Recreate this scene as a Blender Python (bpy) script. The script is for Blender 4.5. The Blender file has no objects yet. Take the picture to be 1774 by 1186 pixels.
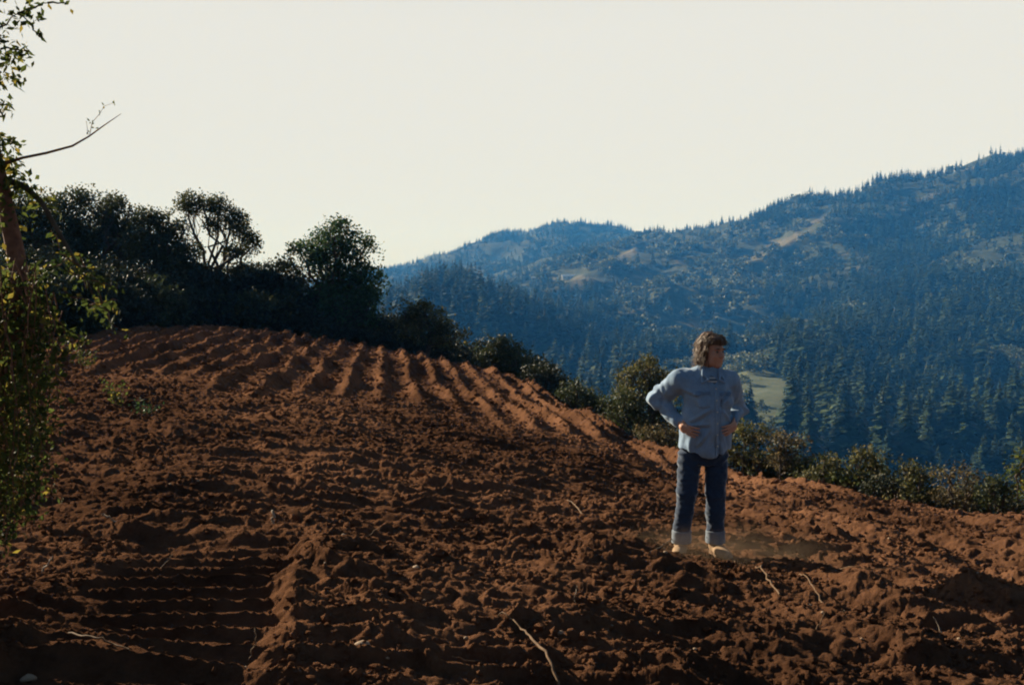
import bpy, math, random
import numpy as np
from math import radians, sin, cos, pi

# ------------------------------------------------------------------ camera, sky, sun, exposure
SC = bpy.context.scene
COL = SC.collection
F_PX, CX, HOR = 1725.0, 887.0, 530.0          # focal length and horizon of the photograph, in its pixels
cam_d = bpy.data.cameras.new("camera")
cam_d.sensor_width = 36.0
cam_d.lens = 36.0 * F_PX / 1774.0
cam_d.clip_start = 0.05
cam_d.clip_end = 20000
cam = bpy.data.objects.new("camera", cam_d)
COL.objects.link(cam)
cam.location = (0, 0, 0)
cam.rotation_euler = (radians(90) - math.atan((593.0 - HOR) / F_PX), 0, 0)
SC.camera = cam

SUN_AZ, SUN_EL = radians(-49), radians(23)     # azimuth from +Y, negative = towards the left
SUN_DIR = (sin(SUN_AZ) * cos(SUN_EL), cos(SUN_AZ) * cos(SUN_EL), sin(SUN_EL))
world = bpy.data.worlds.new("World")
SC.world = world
world.use_nodes = True
wn, wl = world.node_tree.nodes, world.node_tree.links
wn.clear()
w_out = wn.new("ShaderNodeOutputWorld")
w_bg = wn.new("ShaderNodeBackground")
w_sky = wn.new("ShaderNodeTexSky")
w_sky.sky_type = 'NISHITA'
w_sky.sun_disc = False
w_sky.sun_elevation = SUN_EL
w_sky.sun_rotation = SUN_AZ
w_sky.altitude = 300
w_sky.dust_density = 2.0
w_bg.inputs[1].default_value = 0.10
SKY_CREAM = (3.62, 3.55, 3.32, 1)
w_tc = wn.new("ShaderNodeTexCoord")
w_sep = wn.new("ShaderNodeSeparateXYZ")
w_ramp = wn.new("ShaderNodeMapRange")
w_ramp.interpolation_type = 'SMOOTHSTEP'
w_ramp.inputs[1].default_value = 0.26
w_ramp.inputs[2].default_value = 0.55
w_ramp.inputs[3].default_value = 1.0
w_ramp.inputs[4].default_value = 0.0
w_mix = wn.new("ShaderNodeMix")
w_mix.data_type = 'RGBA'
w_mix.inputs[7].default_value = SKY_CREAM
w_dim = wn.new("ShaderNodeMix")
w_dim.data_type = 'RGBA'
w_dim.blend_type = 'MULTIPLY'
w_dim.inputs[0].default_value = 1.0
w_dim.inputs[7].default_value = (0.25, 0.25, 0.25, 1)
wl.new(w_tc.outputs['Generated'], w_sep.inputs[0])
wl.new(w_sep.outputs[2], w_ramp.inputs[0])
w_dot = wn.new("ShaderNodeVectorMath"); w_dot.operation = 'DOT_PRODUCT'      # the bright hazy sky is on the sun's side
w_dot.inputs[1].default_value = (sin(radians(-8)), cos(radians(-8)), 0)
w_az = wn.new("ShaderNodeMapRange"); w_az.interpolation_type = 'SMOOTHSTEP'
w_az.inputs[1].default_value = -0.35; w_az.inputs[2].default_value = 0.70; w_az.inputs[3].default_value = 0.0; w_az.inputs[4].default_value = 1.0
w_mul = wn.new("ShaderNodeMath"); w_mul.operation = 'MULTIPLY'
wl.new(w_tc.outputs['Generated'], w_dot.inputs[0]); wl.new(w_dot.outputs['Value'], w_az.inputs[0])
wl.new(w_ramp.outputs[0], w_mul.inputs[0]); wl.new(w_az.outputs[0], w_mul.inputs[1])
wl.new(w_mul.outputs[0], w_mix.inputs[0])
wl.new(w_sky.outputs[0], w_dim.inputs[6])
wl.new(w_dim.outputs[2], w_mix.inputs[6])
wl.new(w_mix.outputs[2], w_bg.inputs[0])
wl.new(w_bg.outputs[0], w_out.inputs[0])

sun_d = bpy.data.lights.new("sun", 'SUN')
sun_d.energy = 5.0
sun_d.angle = radians(0.5)
sun_d.color = (1.0, 0.91, 0.78)
sun = bpy.data.objects.new("sun", sun_d)
COL.objects.link(sun)
from mathutils import Vector
sun.rotation_euler = Vector(SUN_DIR).to_track_quat('Z', 'Y').to_euler()

SC.view_settings.view_transform = 'Standard'
SC.view_settings.look = 'None'
SC.view_settings.exposure = 1.15
SC.view_settings.gamma = 1.0
SC.render.engine = 'CYCLES'
SC.cycles.filter_width = 2.0
SC.cycles.max_bounces = 6
SC.cycles.diffuse_bounces = 2
SC.cycles.transmission_bounces = 3
SC.cycles.volume_bounces = 0
SC.cycles.use_denoising = True

# ------------------------------------------------------------------ helpers
def PX(px, py, Y):
    """a place in the world from where it shows in the photograph and how far off it is"""
    return np.array([(px - CX) / F_PX * Y, Y, (HOR - py) / F_PX * Y])

_perm = np.random.RandomState(7).permutation(4096)
def _hash(i, j, s):
    return _perm[(_perm[(_perm[(i + s * 131) & 4095] + j) & 4095] + s * 17) & 4095]

def noise(x, y, seed=0):
    x = np.asarray(x, dtype=np.float64); y = np.asarray(y, dtype=np.float64)
    xi = np.floor(x).astype(np.int64); yi = np.floor(y).astype(np.int64)
    xf = x - xi; yf = y - yi
    u = xf * xf * xf * (xf * (xf * 6 - 15) + 10); v = yf * yf * yf * (yf * (yf * 6 - 15) + 10)
    def g(i, j, dx, dy):
        a = _hash(i, j, seed) * (2 * pi / 4096.0)
        return np.cos(a) * dx + np.sin(a) * dy
    n00 = g(xi, yi, xf, yf); n10 = g(xi + 1, yi, xf - 1, yf)
    n01 = g(xi, yi + 1, xf, yf - 1); n11 = g(xi + 1, yi + 1, xf - 1, yf - 1)
    return 1.5 * ((n00 * (1 - u) + n10 * u) * (1 - v) + (n01 * (1 - u) + n11 * u) * v)

def clods(x, y, seed, jitter=0.9):
    """rounded lumps of uneven height, one to a cell"""
    xi = np.floor(x).astype(np.int64); yi = np.floor(y).astype(np.int64); best = np.full(np.shape(x), 9.0); hh = np.zeros(np.shape(x))
    for di in (-1, 0, 1):
        for dj in (-1, 0, 1):
            i = xi + di; j = yi + dj; a = _hash(i, j, seed) / 4096.0; b = _hash(i, j, seed + 3) / 4096.0
            d = (i + 0.5 + (a - 0.5) * jitter - x) ** 2 + (j + 0.5 + (b - 0.5) * jitter - y) ** 2
            m = d < best; best = np.where(m, d, best); hh = np.where(m, _hash(i, j, seed + 7) / 4096.0, hh)
    return np.maximum(0, 1 - best * 1.5) * (0.15 + hh ** 1.6)

def fbm(x, y, seed=0, octaves=4, gain=0.5):
    s = 0; a = 1.0
    for k in range(octaves):
        s = s + a * noise(x * 2 ** k, y * 2 ** k, seed + k); a *= gain
    return s

def sstep(a, b, x):
    t = np.clip((np.asarray(x, dtype=float) - a) / (b - a), 0, 1)
    return t * t * (3 - 2 * t)

def fast_mesh(name, verts, faces, smooth=False, mats=(), mat_idx=None):
    """faces: int array (n,3) or (n,4)"""
    me = bpy.data.meshes.new(name)
    verts = np.ascontiguousarray(verts, dtype=np.float32); faces = np.ascontiguousarray(faces, dtype=np.int32)
    n, k = faces.shape
    me.vertices.add(len(verts)); me.vertices.foreach_set('co', verts.ravel())
    me.loops.add(n * k); me.loops.foreach_set('vertex_index', faces.ravel())
    me.polygons.add(n)
    me.polygons.foreach_set('loop_start', np.arange(0, n * k, k, dtype=np.int32))
    me.polygons.foreach_set('loop_total', np.full(n, k, dtype=np.int32))
    for m in mats: me.materials.append(m)
    if mat_idx is not None: me.polygons.foreach_set('material_index', np.asarray(mat_idx, dtype=np.int32))
    me.update(calc_edges=True)
    me.polygons.foreach_set('use_smooth', np.full(n, smooth, dtype=bool))
    me.validate()
    return me

def link(name, me, parent=None, loc=None):
    o = bpy.data.objects.new(name, me)
    COL.objects.link(o)
    if parent is not None: o.parent = parent
    if loc is not None: o.location = loc
    return o

def tag(o, label=None, cat=None, group=None, kind=None):
    if label: o['label'] = label
    if cat: o['category'] = cat
    if group: o['group'] = group
    if kind: o['kind'] = kind
    return o

def thing(name, label, cat, loc=(0, 0, 0), group=None, rz=0):
    o = bpy.data.objects.new(name, None)
    o.empty_display_size = 0.2
    COL.objects.link(o); o.location = loc; o.rotation_euler = (0, 0, rz)
    return tag(o, label, cat, group)

class NT:
    def __init__(self, name):
        self.m = bpy.data.materials.new(name); self.m.use_nodes = True
        self.n = self.m.node_tree.nodes; self.l = self.m.node_tree.links; self.n.clear()
        self.out = self.n.new('ShaderNodeOutputMaterial')
    def node(self, t, **kw):
        x = self.n.new(t)
        for k, v in kw.items(): setattr(x, k, v)
        return x
    def noise(self, scale, detail=4, rough=0.55, vec=None, dist=0.0):
        t = self.node('ShaderNodeTexNoise'); t.inputs['Scale'].default_value = scale
        t.inputs['Detail'].default_value = detail; t.inputs['Roughness'].default_value = rough
        t.inputs['Distortion'].default_value = dist
        if vec is None: vec = self.coord()
        self.l.new(vec, t.inputs['Vector']); return t.outputs[0]
    def coord(self, which='Object'):
        if not hasattr(self, '_tc'): self._tc = self.node('ShaderNodeTexCoord')
        return self._tc.outputs[which]
    def ramp(self, fac, stops):
        r = self.node('ShaderNodeValToRGB'); e = r.color_ramp.elements
        while len(e) < len(stops): e.new(0.5)
        for el, (p, c) in zip(e, stops):
            el.position = p; el.color = (*c, 1) if len(c) == 3 else c
        self.l.new(fac, r.inputs[0]); return r.outputs[0]
    def mix(self, fac, a, b, blend='MIX'):
        m = self.node('ShaderNodeMix'); m.data_type = 'RGBA'; m.blend_type = blend
        for i, v in ((0, fac), (6, a), (7, b)):
            if isinstance(v, (int, float)): m.inputs[i].default_value = v
            elif isinstance(v, tuple): m.inputs[i].default_value = (*v, 1) if len(v) == 3 else v
            else: self.l.new(v, m.inputs[i])
        return m.outputs[2]
    def bump(self, h, strength=0.5, dist=0.02):
        b = self.node('ShaderNodeBump'); b.inputs['Strength'].default_value = strength
        b.inputs['Distance'].default_value = dist; self.l.new(h, b.inputs['Height']); return b.outputs[0]
    def finish(self, color, rough=0.9, normal=None, spec=0.2, transl=None, tcol=None, sheen=0.0):
        p = self.node('ShaderNodeBsdfPrincipled')
        if isinstance(color, tuple): p.inputs['Base Color'].default_value = (*color, 1)
        else: self.l.new(color, p.inputs['Base Color'])
        p.inputs['Roughness'].default_value = rough
        p.inputs['Specular IOR Level'].default_value = spec
        if normal is not None: self.l.new(normal, p.inputs['Normal'])
        if sheen: p.inputs['Sheen Weight'].default_value = sheen; p.inputs['Sheen Roughness'].default_value = 0.35; p.inputs['Sheen Tint'].default_value = (0.85, 0.92, 1, 1)
        s = p.outputs[0]
        if transl:
            t = self.node('ShaderNodeBsdfTranslucent')
            c = tcol if tcol is not None else color
            if isinstance(c, tuple): t.inputs[0].default_value = (*c, 1)
            else: self.l.new(c, t.inputs[0])
            mx = self.node('ShaderNodeMixShader'); mx.inputs[0].default_value = transl
            self.l.new(s, mx.inputs[1]); self.l.new(t.outputs[0], mx.inputs[2]); s = mx.outputs[0]
        self.l.new(s, self.out.inputs['Surface'])
        return self.m

def leaf_mat(name, dark, light, warm, nscale=0.6, transl=0.3, warm_at=0.72):
    """foliage: every leaf its own tone, clumps of lighter and darker leaves, a few turned"""
    t = NT(name)
    g = t.node('ShaderNodeNewGeometry')
    n = t.noise(nscale, 3, 0.6)
    c = t.ramp(n, [(0.35, dark), (0.65, light)])
    r = t.ramp(g.outputs['Random Per Island'], [(0.0, (0.55, 0.55, 0.55)), (1.0, (1.35, 1.35, 1.35))])
    c = t.mix(1.0, c, r, 'MULTIPLY')
    w = t.ramp(g.outputs['Random Per Island'], [(warm_at, (0, 0, 0)), (min(1, warm_at + 0.05), (1, 1, 1))])
    c = t.mix(w, c, warm)
    return t.finish(c, 0.6, spec=0.25, transl=transl)

def plain_mat(name, c1, c2, scale=8, rough=0.8, bump=0.0, bdist=0.01, spec=0.2, detail=4):
    t = NT(name)
    n = t.noise(scale, detail, 0.6)
    c = t.ramp(n, [(0.3, c1), (0.7, c2)])
    return t.finish(c, rough, t.bump(n, bump, bdist) if bump else None, spec)

# ------------------------------------------------------------------ the lie of the land
# For each bearing (given as the column of the photograph): distance and height under the lens
def _z(py, Y): return (HOR - py) / F_PX * Y
LAND = {
 -1500: [(1.5, -1.6), (4.5, -1.6), (15, -1.4), (30, -1.3), (60, -4), (200, -30), (600, -60), (1500, -30), (2800, 40), (4800, -80)],
 -500: [(1.5, -1.62), (4.5, -1.6), (15, -1.35), (30, -1.1), (42, -1.6), (80, -9), (200, -35), (600, -70), (1500, -30), (2800, 50), (4800, -80)],
 0: [(1.5, -1.63), (4.5, -1.66), (8, -1.62), (15, -1.5), (30, -1.18), (38, -1.3), (60, -3.5), (120, -16), (300, -50), (700, -70), (1300, -40), (2000, 10), (2800, 60), (4800, -80)],
 350: [(1.5, -1.64), (4.5, -1.70), (8, -1.66), (15, -1.55), (28, -1.25), (42, _z(572, 42)), (52, -1.7), (80, -7), (150, -25), (300, -50), (700, -60), (1300, -30), (2000, 20), (2800, 80), (4800, -80)],
 700: [(1.5, -1.65), (4.5, -1.74), (8, -1.78), (15, -1.85), (28, -2.0), (42, _z(615, 42)), (52, -3.6), (80, -12), (150, -38), (400, -60), (700, -30), (1000, -2), (1300, -30), (2000, 20), (2800, _z(468, 2800)), (3600, 40), (4800, -80)],
 820: [(8, -1.85), (28, -2.35), (40, _z(645, 40)), (50, -4.4), (150, -42), (400, -66), (700, -30), (1000, 4), (1350, -30), (2000, 30), (2800, _z(425, 2800)), (3600, 80)],
 950: [(8, -1.9), (15, -2.22), (27, -2.75), (35, _z(688, 35)), (44, -5.4), (150, -45), (400, -70), (650, -52), (850, _z(595, 850)), (1100, -30), (1500, _z(492, 1500)), (2000, 80), (2800, _z(398, 2800)), (3600, 130)],
 1060: [(1.5, -1.66), (4.5, -1.8), (8, -1.95), (15, -2.4), (20, -2.85), (28, _z(745, 28)), (34, -5.6), (60, -17), (150, -50), (400, -72), (620, _z(668, 620)), (900, -45), (1200, -10), (1500, _z(478, 1500)), (2000, _z(428, 2000)), (2500, 150), (2900, _z(396, 2900)), (3600, 130)],
 1215: [(4.5, -1.82), (8, -1.985), (12, -2.5), (17, -3.1), (21, _z(812, 21)), (26, -5.2), (60, -22), (150, -50), (350, -66), (480, -62), (650, _z(660, 650)), (900, -38), (1200, _z(535, 1200)), (1500, _z(475, 1500)), (1900, _z(412, 1900)), (2150, _z(396, 2150)), (2800, 120), (4800, -50)],
 1400: [(4.5, -1.84), (8, -2.1), (12, -2.6), (18, _z(846, 18)), (23, -5.2), (60, -24), (150, -52), (350, -64), (480, _z(745, 480)), (600, _z(660, 600)), (850, -40), (1150, _z(540, 1150)), (1500, _z(430, 1500)), (1850, _z(352, 1850)), (2300, 170), (4800, -50)],
 1600: [(1.5, -1.67), (4.5, -1.87), (8, -2.2), (12, -2.75), (16, _z(885, 16)), (20, -4.9), (60, -26), (150, -54), (300, -66), (450, _z(785, 450)), (600, _z(700, 600)), (850, _z(600, 850)), (1150, _z(495, 1150)), (1450, _z(400, 1450)), (1850, _z(294, 1850)), (2300, 200), (4800, -50)],
 1774: [(4.5, -1.9), (8, -2.3), (11, -2.75), (15, _z(907, 15)), (19, -4.9), (60, -27), (150, -55), (300, -64), (450, _z(770, 450)), (600, _z(680, 600)), (850, _z(580, 850)), (1150, _z(470, 1150)), (1450, _z(375, 1450)), (1800, _z(258, 1800)), (2300, 240), (4800, -50)],
 2300: [(1.5, -1.7), (4.5, -2.0), (8, -2.5), (14, -3.6), (19, -5.6), (60, -30), (150, -58), (300, -60), (600, -30), (1000, 80), (1500, 230), (1900, 320), (2600, 240), (4800, -50)],
 3600: [(1.5, -1.7), (4.5, -2.1), (8, -2.7), (14, -4.4), (60, -30), (150, -58), (300, -60), (600, -20), (1000, 90), (1500, 240), (1900, 300), (2600, 220), (4800, -50)],
}
_P, _T = [], []
for _px, _rows in LAND.items():
    for _Y, _zz in _rows:
        u = (_px - CX) / F_PX; x = u * _Y
        r = math.hypot(x, _Y)
        _P.append((math.atan2(x, _Y) * 2.6, math.log(r))); _T.append(_zz / r)
_P = np.array(_P); _T = np.array(_T)
def _kern(d2): return np.where(d2 > 1e-12, 0.5 * d2 * np.log(np.maximum(d2, 1e-12)), 0.0)
_n = len(_P)
_A = np.zeros((_n + 3, _n + 3))
_A[:_n, :_n] = _kern(((_P[:, None] - _P[None]) ** 2).sum(-1)) + np.eye(_n) * 1e-5
_A[:_n, _n] = 1; _A[:_n, _n + 1:] = _P; _A[_n, :_n] = 1; _A[_n + 1:, :_n] = _P.T
_W = np.linalg.solve(_A, np.concatenate([_T, [0, 0, 0]]))
# evaluate on a fine (bearing, log distance) table, then look heights up in it
_TH = np.linspace(-1.02, 1.02, 420); _LR = np.linspace(math.log(0.8), math.log(7000), 640)
_gt, _gl = np.meshgrid(_TH, _LR, indexing='ij')
_tab = np.zeros(_gt.shape); _q = np.stack([_gt.ravel() * 2.6, _gl.ravel()], 1); _o = np.zeros(len(_q))
for s in range(0, len(_q), 20000):
    d = ((_q[s:s + 20000, None] - _P[None]) ** 2).sum(-1)
    _o[s:s + 20000] = _kern(d) @ _W[:_n] + _W[_n] + _q[s:s + 20000] @ _W[_n + 1:]
_tab = _o.reshape(_gt.shape)
def base_h(x, y):
    x = np.asarray(x, float); y = np.asarray(y, float)
    r = np.maximum(np.hypot(x, y), 0.8)
    th = np.clip(np.arctan2(x, y), -1.0, 1.0)
    a = (th - _TH[0]) / (_TH[1] - _TH[0]); b = np.clip((np.log(r) - _LR[0]) / (_LR[1] - _LR[0]), 0, 638.999)
    i = np.clip(a.astype(int), 0, 418); j = b.astype(int); fa = a - i; fb = b - j
    t = (_tab[i, j] * (1 - fa) + _tab[i + 1, j] * fa) * (1 - fb) + (_tab[i, j + 1] * (1 - fa) + _tab[i + 1, j + 1] * fa) * fb
    return t * r

def hill_h(x, y):
    r = np.hypot(x, y)
    z = base_h(x, y)
    a = sstep(250, 1200, r)
    rid = 1 - np.abs(fbm(x / 330.0 + 3.1, y / 420.0, 40, 3)) * 2
    z = z + a * (rid * 22 - 10) * 1.0 + a * fbm(x / 90.0, y / 90.0, 50, 3) * 7
    return z

# edge of the tilled field: distance to the edge by column of the photograph
_EPX = np.array([-1500, -500, 0, 130, 350, 560, 700, 850, 950, 1060, 1130, 1215, 1400, 1600, 1774, 2300, 3600])
_EY = np.array([30, 30, 30, 33, 42, 42, 42, 39, 35, 28, 24, 21, 18, 16, 15, 14, 14.])
def edge_Y(px): return np.interp(px, _EPX, _EY)

def soil_detail(x, y):
    """furrows, tread marks, clods"""
    r = np.hypot(x, y)
    px = CX + x / np.maximum(y, 0.3) * F_PX
    wx = x + 0.25 * fbm(x / 2.3, y / 2.3, 3, 2); wy = y + 0.25 * fbm(x / 2.1, y / 2.1, 9, 2)
    # long parallel rows on the far part of the field
    bend = 0.0016 * np.minimum(x + 9, 0) * (y - 30)
    s = (x + 0.13 * y + bend + 0.12 * noise(x / 2.4, y / 5.0, 11) + 0.05 * noise(x / 0.7, y / 0.9, 13)) / 0.76
    ph = s - np.floor(s)
    row = (0.5 + 0.5 * np.cos(2 * pi * ph)) ** 3.0
    rowid = np.floor(s + 0.5)
    ramp = np.clip(0.7 + 0.75 * noise(rowid * 3.7, y / 3.0, 15), 0.1, 1.4)
    mrow = sstep(16.5, 21, y + 3.0 * noise(x / 3.0, y / 6.0, 12) + 0.10 * x)
    mrow = mrow * sstep(-800, 250, px + 0 * y)
    h = 0.23 * row * ramp * mrow
    # rows running along the right edge
    s2 = (0.93 * wx + 0.36 * wy) / 0.78
    row2 = (0.5 + 0.5 * np.cos(2 * pi * s2)) ** 1.3
    m2 = sstep(0.6, 2.6, x + 0.4 * noise(x / 1.5, y / 2, 19)) * (1 - mrow)
    h = h + 0.13 * row2 * m2 * (0.6 + 0.6 * noise(x / 1.3, y / 2.0, 18))
    # crosswise tread ridges in the nearer, left and middle part
    q = (wy + 0.10 * wx + 0.05 * noise(x / 0.5, y / 0.4, 22)) / (0.25 + 0.006 * np.clip(y - 5, 0, 8))
    cre = 1 - np.abs(np.sin(pi * q))
    cre = cre ** 1.6
    mt = sstep(-0.25, 0.35, noise(x / 1.4 + 4, y / 2.6, 24) + 0.42 - 0.16 * np.maximum(x - 0.5, 0)) * (1 - mrow)
    h = h + 0.075 * cre * mt * (0.75 + 0.6 * noise(x / 0.5, y / 0.3, 27))
    # crawler track at the lower left: clean regular cleats between two berms
    tx = x + 1.80 + 0.12 * (y - 5.0) + 0.10 * noise(x * 0 + 3.3, y / 1.3, 29); inside = sstep(0.66, 0.46, np.abs(tx) + 0.12 * noise(x / 0.35, y / 0.3, 28)) * sstep(7.4, 6.6, y)
    qq = (y - 0.10 * tx + 0.025 * noise(x / 0.2, y / 0.5, 30)) / 0.235
    cl = (1 - np.abs(np.sin(pi * qq))) ** 2.2
    h = h * (1 - inside * 0.85) + inside * (0.060 * cl - 0.015)
    berm = np.exp(-((np.abs(tx) - 0.72) / 0.13) ** 2) * sstep(7.8, 6.4, y) * (0.45 + 1.2 * noise(x / 0.45, y / 0.45, 31))
    h = h + 0.020 * berm
    # wide heaps and hollows
    calm = 1 - 0.8 * inside
    rough = 1 + 0.25 * mrow
    h = h + 0.10 * fbm(x / 2.4, y / 2.0, 33, 2) * (1 - 0.6 * mrow) * calm
    b = 0
    for wl_, am, sd in ((0.75, 0.055, 60), (0.36, 0.042, 61), (0.19, 0.034, 62), (0.095, 0.024, 63), (0.05, 0.017, 64), (0.027, 0.011, 65)):
        n = noise(x / wl_ / 1.5 + sd, y / wl_ * (1.25 if wl_ > 0.15 else 1.0), sd)
        keep = 1 - sstep(wl_ * 90, wl_ * 220, r) if wl_ < 0.2 else 1
        b = b + am * (0.55 - np.abs(n)) * keep * (0.75 + 0.5 * noise(x / 1.1, y / 1.1, sd + 20))
    qx = x + 0.05 * noise(x / 0.12, y / 0.12, 300); qy = y + 0.05 * noise(x / 0.13, y / 0.11, 301)
    for wl_, am, sd in ((0.34, 0.034, 310), (0.19, 0.044, 320), (0.10, 0.040, 330), (0.055, 0.028, 340), (0.03, 0.014, 350)):
        st_ = 1.9 if wl_ > 0.15 else 1.4
        mk = sstep(-0.35, 0.3, noise(x / 1.7, y / 1.9, sd + 5) + 0.12)
        b = b + am * clods(qx / (wl_ * st_) + sd, qy / wl_, sd) * (0.35 + 0.65 * mk)
    h = h + b * rough * calm * 0.85
    # particular heaps and a scooped hollow that can be told apart
    for (cx, cy, rx, ry, a) in ((-2.75, 7.0, 0.55, 0.28, -0.10), (-2.5, 7.45, 0.6, 0.12, 0.05), (-2.05, 4.75, 0.45, 0.22, 0.12),
                                (0.35, 5.6, 0.35, 0.4, 0.12), (0.75, 4.9, 0.3, 0.25, 0.10), (1.1, 7.6, 1.2, 0.15, 0.06), (-0.4, 10.5, 0.7, 0.3, 0.10),
                                (0.0, 12.5, 1.6, 0.4, 0.12), (2.4, 5.6, 0.7, 0.2, 0.10), (3.2, 6.8, 0.9, 0.25, 0.1)):
        h = h + a * np.exp(-((x - cx) / rx) ** 2 - ((y - cy) / ry) ** 2)
    # the field is quiet where the man stands
    st = np.exp(-(((x - 1.50) / 0.50) ** 2 + ((y - 7.68) / 0.55) ** 2) ** 1.5)
    h = h * (1 - 0.8 * st) + 0.04 * st
    return h

def soil_z(x, y): return base_h(x, y) + soil_detail(x, y) - 0.08

# ------------------------------------------------------------------ materials of the land
t = NT('soil_red_brown')
tc = t.coord()
n1 = t.noise(0.35, 3, 0.5); n2 = t.noise(7.0, 7, 0.7); n3 = t.noise(45.0, 6, 0.7)
ca = t.ramp(n1, [(0.35, (0.080, 0.040, 0.0235)), (0.65, (0.180, 0.089, 0.0500))])
cb = t.ramp(n2, [(0.3, (0.60, 0.56, 0.54)), (0.5, (0.95, 0.95, 0.95)), (0.72, (1.35, 1.3, 1.2))])
c = t.mix(1.0, ca, cb, 'MULTIPLY')
dry = t.ramp(n3, [(0.66, (0, 0, 0)), (0.76, (0.4, 0.4, 0.4))])
c = t.mix(dry, c, (0.18, 0.09, 0.045))
n4 = t.noise(140.0, 4, 0.7)
nm = t.node('ShaderNodeMath', operation='MULTIPLY_ADD'); t.l.new(n4, nm.inputs[0]); nm.inputs[1].default_value = 0.5; t.l.new(n3, nm.inputs[2])
M_SOIL = t.finish(c, 1.0, t.bump(nm.outputs[0], 1.0, 0.022), 0.0)

t = NT('hill_ground')
at = t.node('ShaderNodeAttribute', attribute_name='bare')
n1 = t.noise(0.03, 6, 0.6); n2 = t.noise(0.12, 5, 0.7)
scrub = t.ramp(n2, [(0.35, (0.022, 0.032, 0.014)), (0.65, (0.06, 0.065, 0.030))])
drygrass = t.ramp(n1, [(0.3, (0.060, 0.056, 0.034)), (0.5, (0.10, 0.088, 0.052)), (0.7, (0.16, 0.135, 0.085))])
nb = t.node('ShaderNodeMath', operation='MULTIPLY_ADD'); t.l.new(n2, nb.inputs[0]); nb.inputs[1].default_value = 1.3; nb.inputs[2].default_value = -0.65
nc = t.node('ShaderNodeMath', operation='ADD'); t.l.new(nb.outputs[0], nc.inputs[0]); t.l.new(at.outputs['Fac'], nc.inputs[1])
f = t.ramp(nc.outputs[0], [(0.35, (0, 0, 0)), (0.6, (1, 1, 1))])
M_HILL = t.finish(t.mix(f, scrub, drygrass), 0.95, spec=0.1)

M_GREEN = None
t = NT('meadow_grass')
n1 = t.noise(0.09, 8, 0.85)
M_MEADOW = t.finish(t.ramp(n1, [(0.3, (0.045, 0.066, 0.032)), (0.7, (0.16, 0.165, 0.095))]), 0.95, spec=0.1)

# ------------------------------------------------------------------ tilled field
def grid_faces(na, nb):
    i = np.arange(na - 1)[:, None] * nb + np.arange(nb - 1)[None, :]
    return np.stack([i, i + nb, i + nb + 1, i + 1], -1).reshape(-1, 4)

th = np.concatenate([np.linspace(-62, -33, 90, endpoint=False), np.linspace(-33, 31, 1150, endpoint=False), np.linspace(31, 62, 90)]) * pi / 180
lr = np.arange(math.log(1.6), math.log(60), 0.0031)
T_, R_ = np.meshgrid(th, np.exp(lr), indexing='ij')
X_ = R_ * np.sin(T_); Y_ = R_ * np.cos(T_)
pxs = CX + np.tan(T_) * F_PX
EY_ = edge_Y(pxs)
over = np.maximum(Y_ - EY_ * 1.03, 0)
soft = sstep(0, 2.0, over)
Z_ = base_h(X_, Y_) + soil_detail(X_, Y_) * (1 - 0.6 * soft) - 0.08
keep = (Y_ < EY_ * 1.03 + 9.0)
fc = grid_faces(len(th), len(lr))
kf = keep.ravel()[fc].all(1)
fc = fc[kf]
used = np.zeros(T_.size, bool); used[fc.ravel()] = True
remap = np.cumsum(used) - 1
V = np.stack([X_.ravel(), Y_.ravel(), Z_.ravel()], 1)[used]
me = fast_mesh('tilled_field', V, remap[fc], True, [M_SOIL])
tag(link('field', me), 'red brown freshly tilled soil with furrows and tread marks', kind='structure')

# ------------------------------------------------------------------ valley and mountains
BARE = [  # clearings by where they show: column, row, half width, half height, tilt
 (1375, 412, 62, 10, -0.42), (1330, 428, 60, 12, -0.35), (1560, 350, 60, 7, -0.05), (1620, 335, 45, 9, -0.3), (1455, 440, 30, 8, 0.2), (1260, 400, 45, 7, -0.3), (1110, 434, 40, 7, -0.35),
 (985, 486, 62, 14, -0.05), (1130, 478, 60, 10, -0.1), (1190, 450, 45, 10, -0.3), (1085, 440, 50, 7, -0.5), (1290, 450, 50, 8, -0.2), (1050, 520, 26, 7, -0.6),
 (1240, 580, 130, 13, 0.05), (1330, 592, 70, 10, 0.0), (1170, 560, 90, 10, 0.1), (1320, 560, 50, 7, 0), (1100, 545, 60, 8, 0.1), (1340, 690, 60, 46, 0.2),
 (1560, 560, 40, 6, -0.4), (1470, 470, 40, 8, -0.3), (1420, 380, 40, 6, -0.4), (1690, 290, 50, 6, -0.3)]
def bare_at(px, py):
    b = np.zeros(np.shape(px))
    for (cx, cy, a, c_, tl) in BARE:
        dx = px - cx; dy = py - cy
        u = (dx * cos(tl) + dy * sin(tl)) / a; v = (-dx * sin(tl) + dy * cos(tl)) / c_
        b = np.maximum(b, (1.0 if cx == 1340 else 0.8) * np.exp(-((u * 1.15) ** 2 + (v * 1.35) ** 2) ** 1.5))
    return b
th = np.concatenate([np.linspace(-180, -56, 60, endpoint=False), np.linspace(-56, -34, 50, endpoint=False), np.linspace(-34, 34, 520, endpoint=False), np.linspace(34, 56, 50, endpoint=False), np.linspace(56, 180, 60)]) * pi / 180
lr = np.concatenate([np.linspace(math.log(0.3), math.log(60), 90, endpoint=False), np.linspace(math.log(60), math.log(6500), 420)])
T_, R_ = np.meshgrid(th, np.exp(lr), indexing='ij')
X_ = R_ * np.sin(T_); Y_ = R_ * np.cos(T_)
back = sstep(0.97, 2.2, np.abs(T_))
Z_ = hill_h(X_, Y_)
Z_ = Z_ * (1 - back) + back * (-1.7 - 0.03 * np.maximum(R_ - 10, 0) * np.exp(-R_ / 900.0) + 0.06 * fbm(X_ / 3, Y_ / 3, 5))
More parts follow.
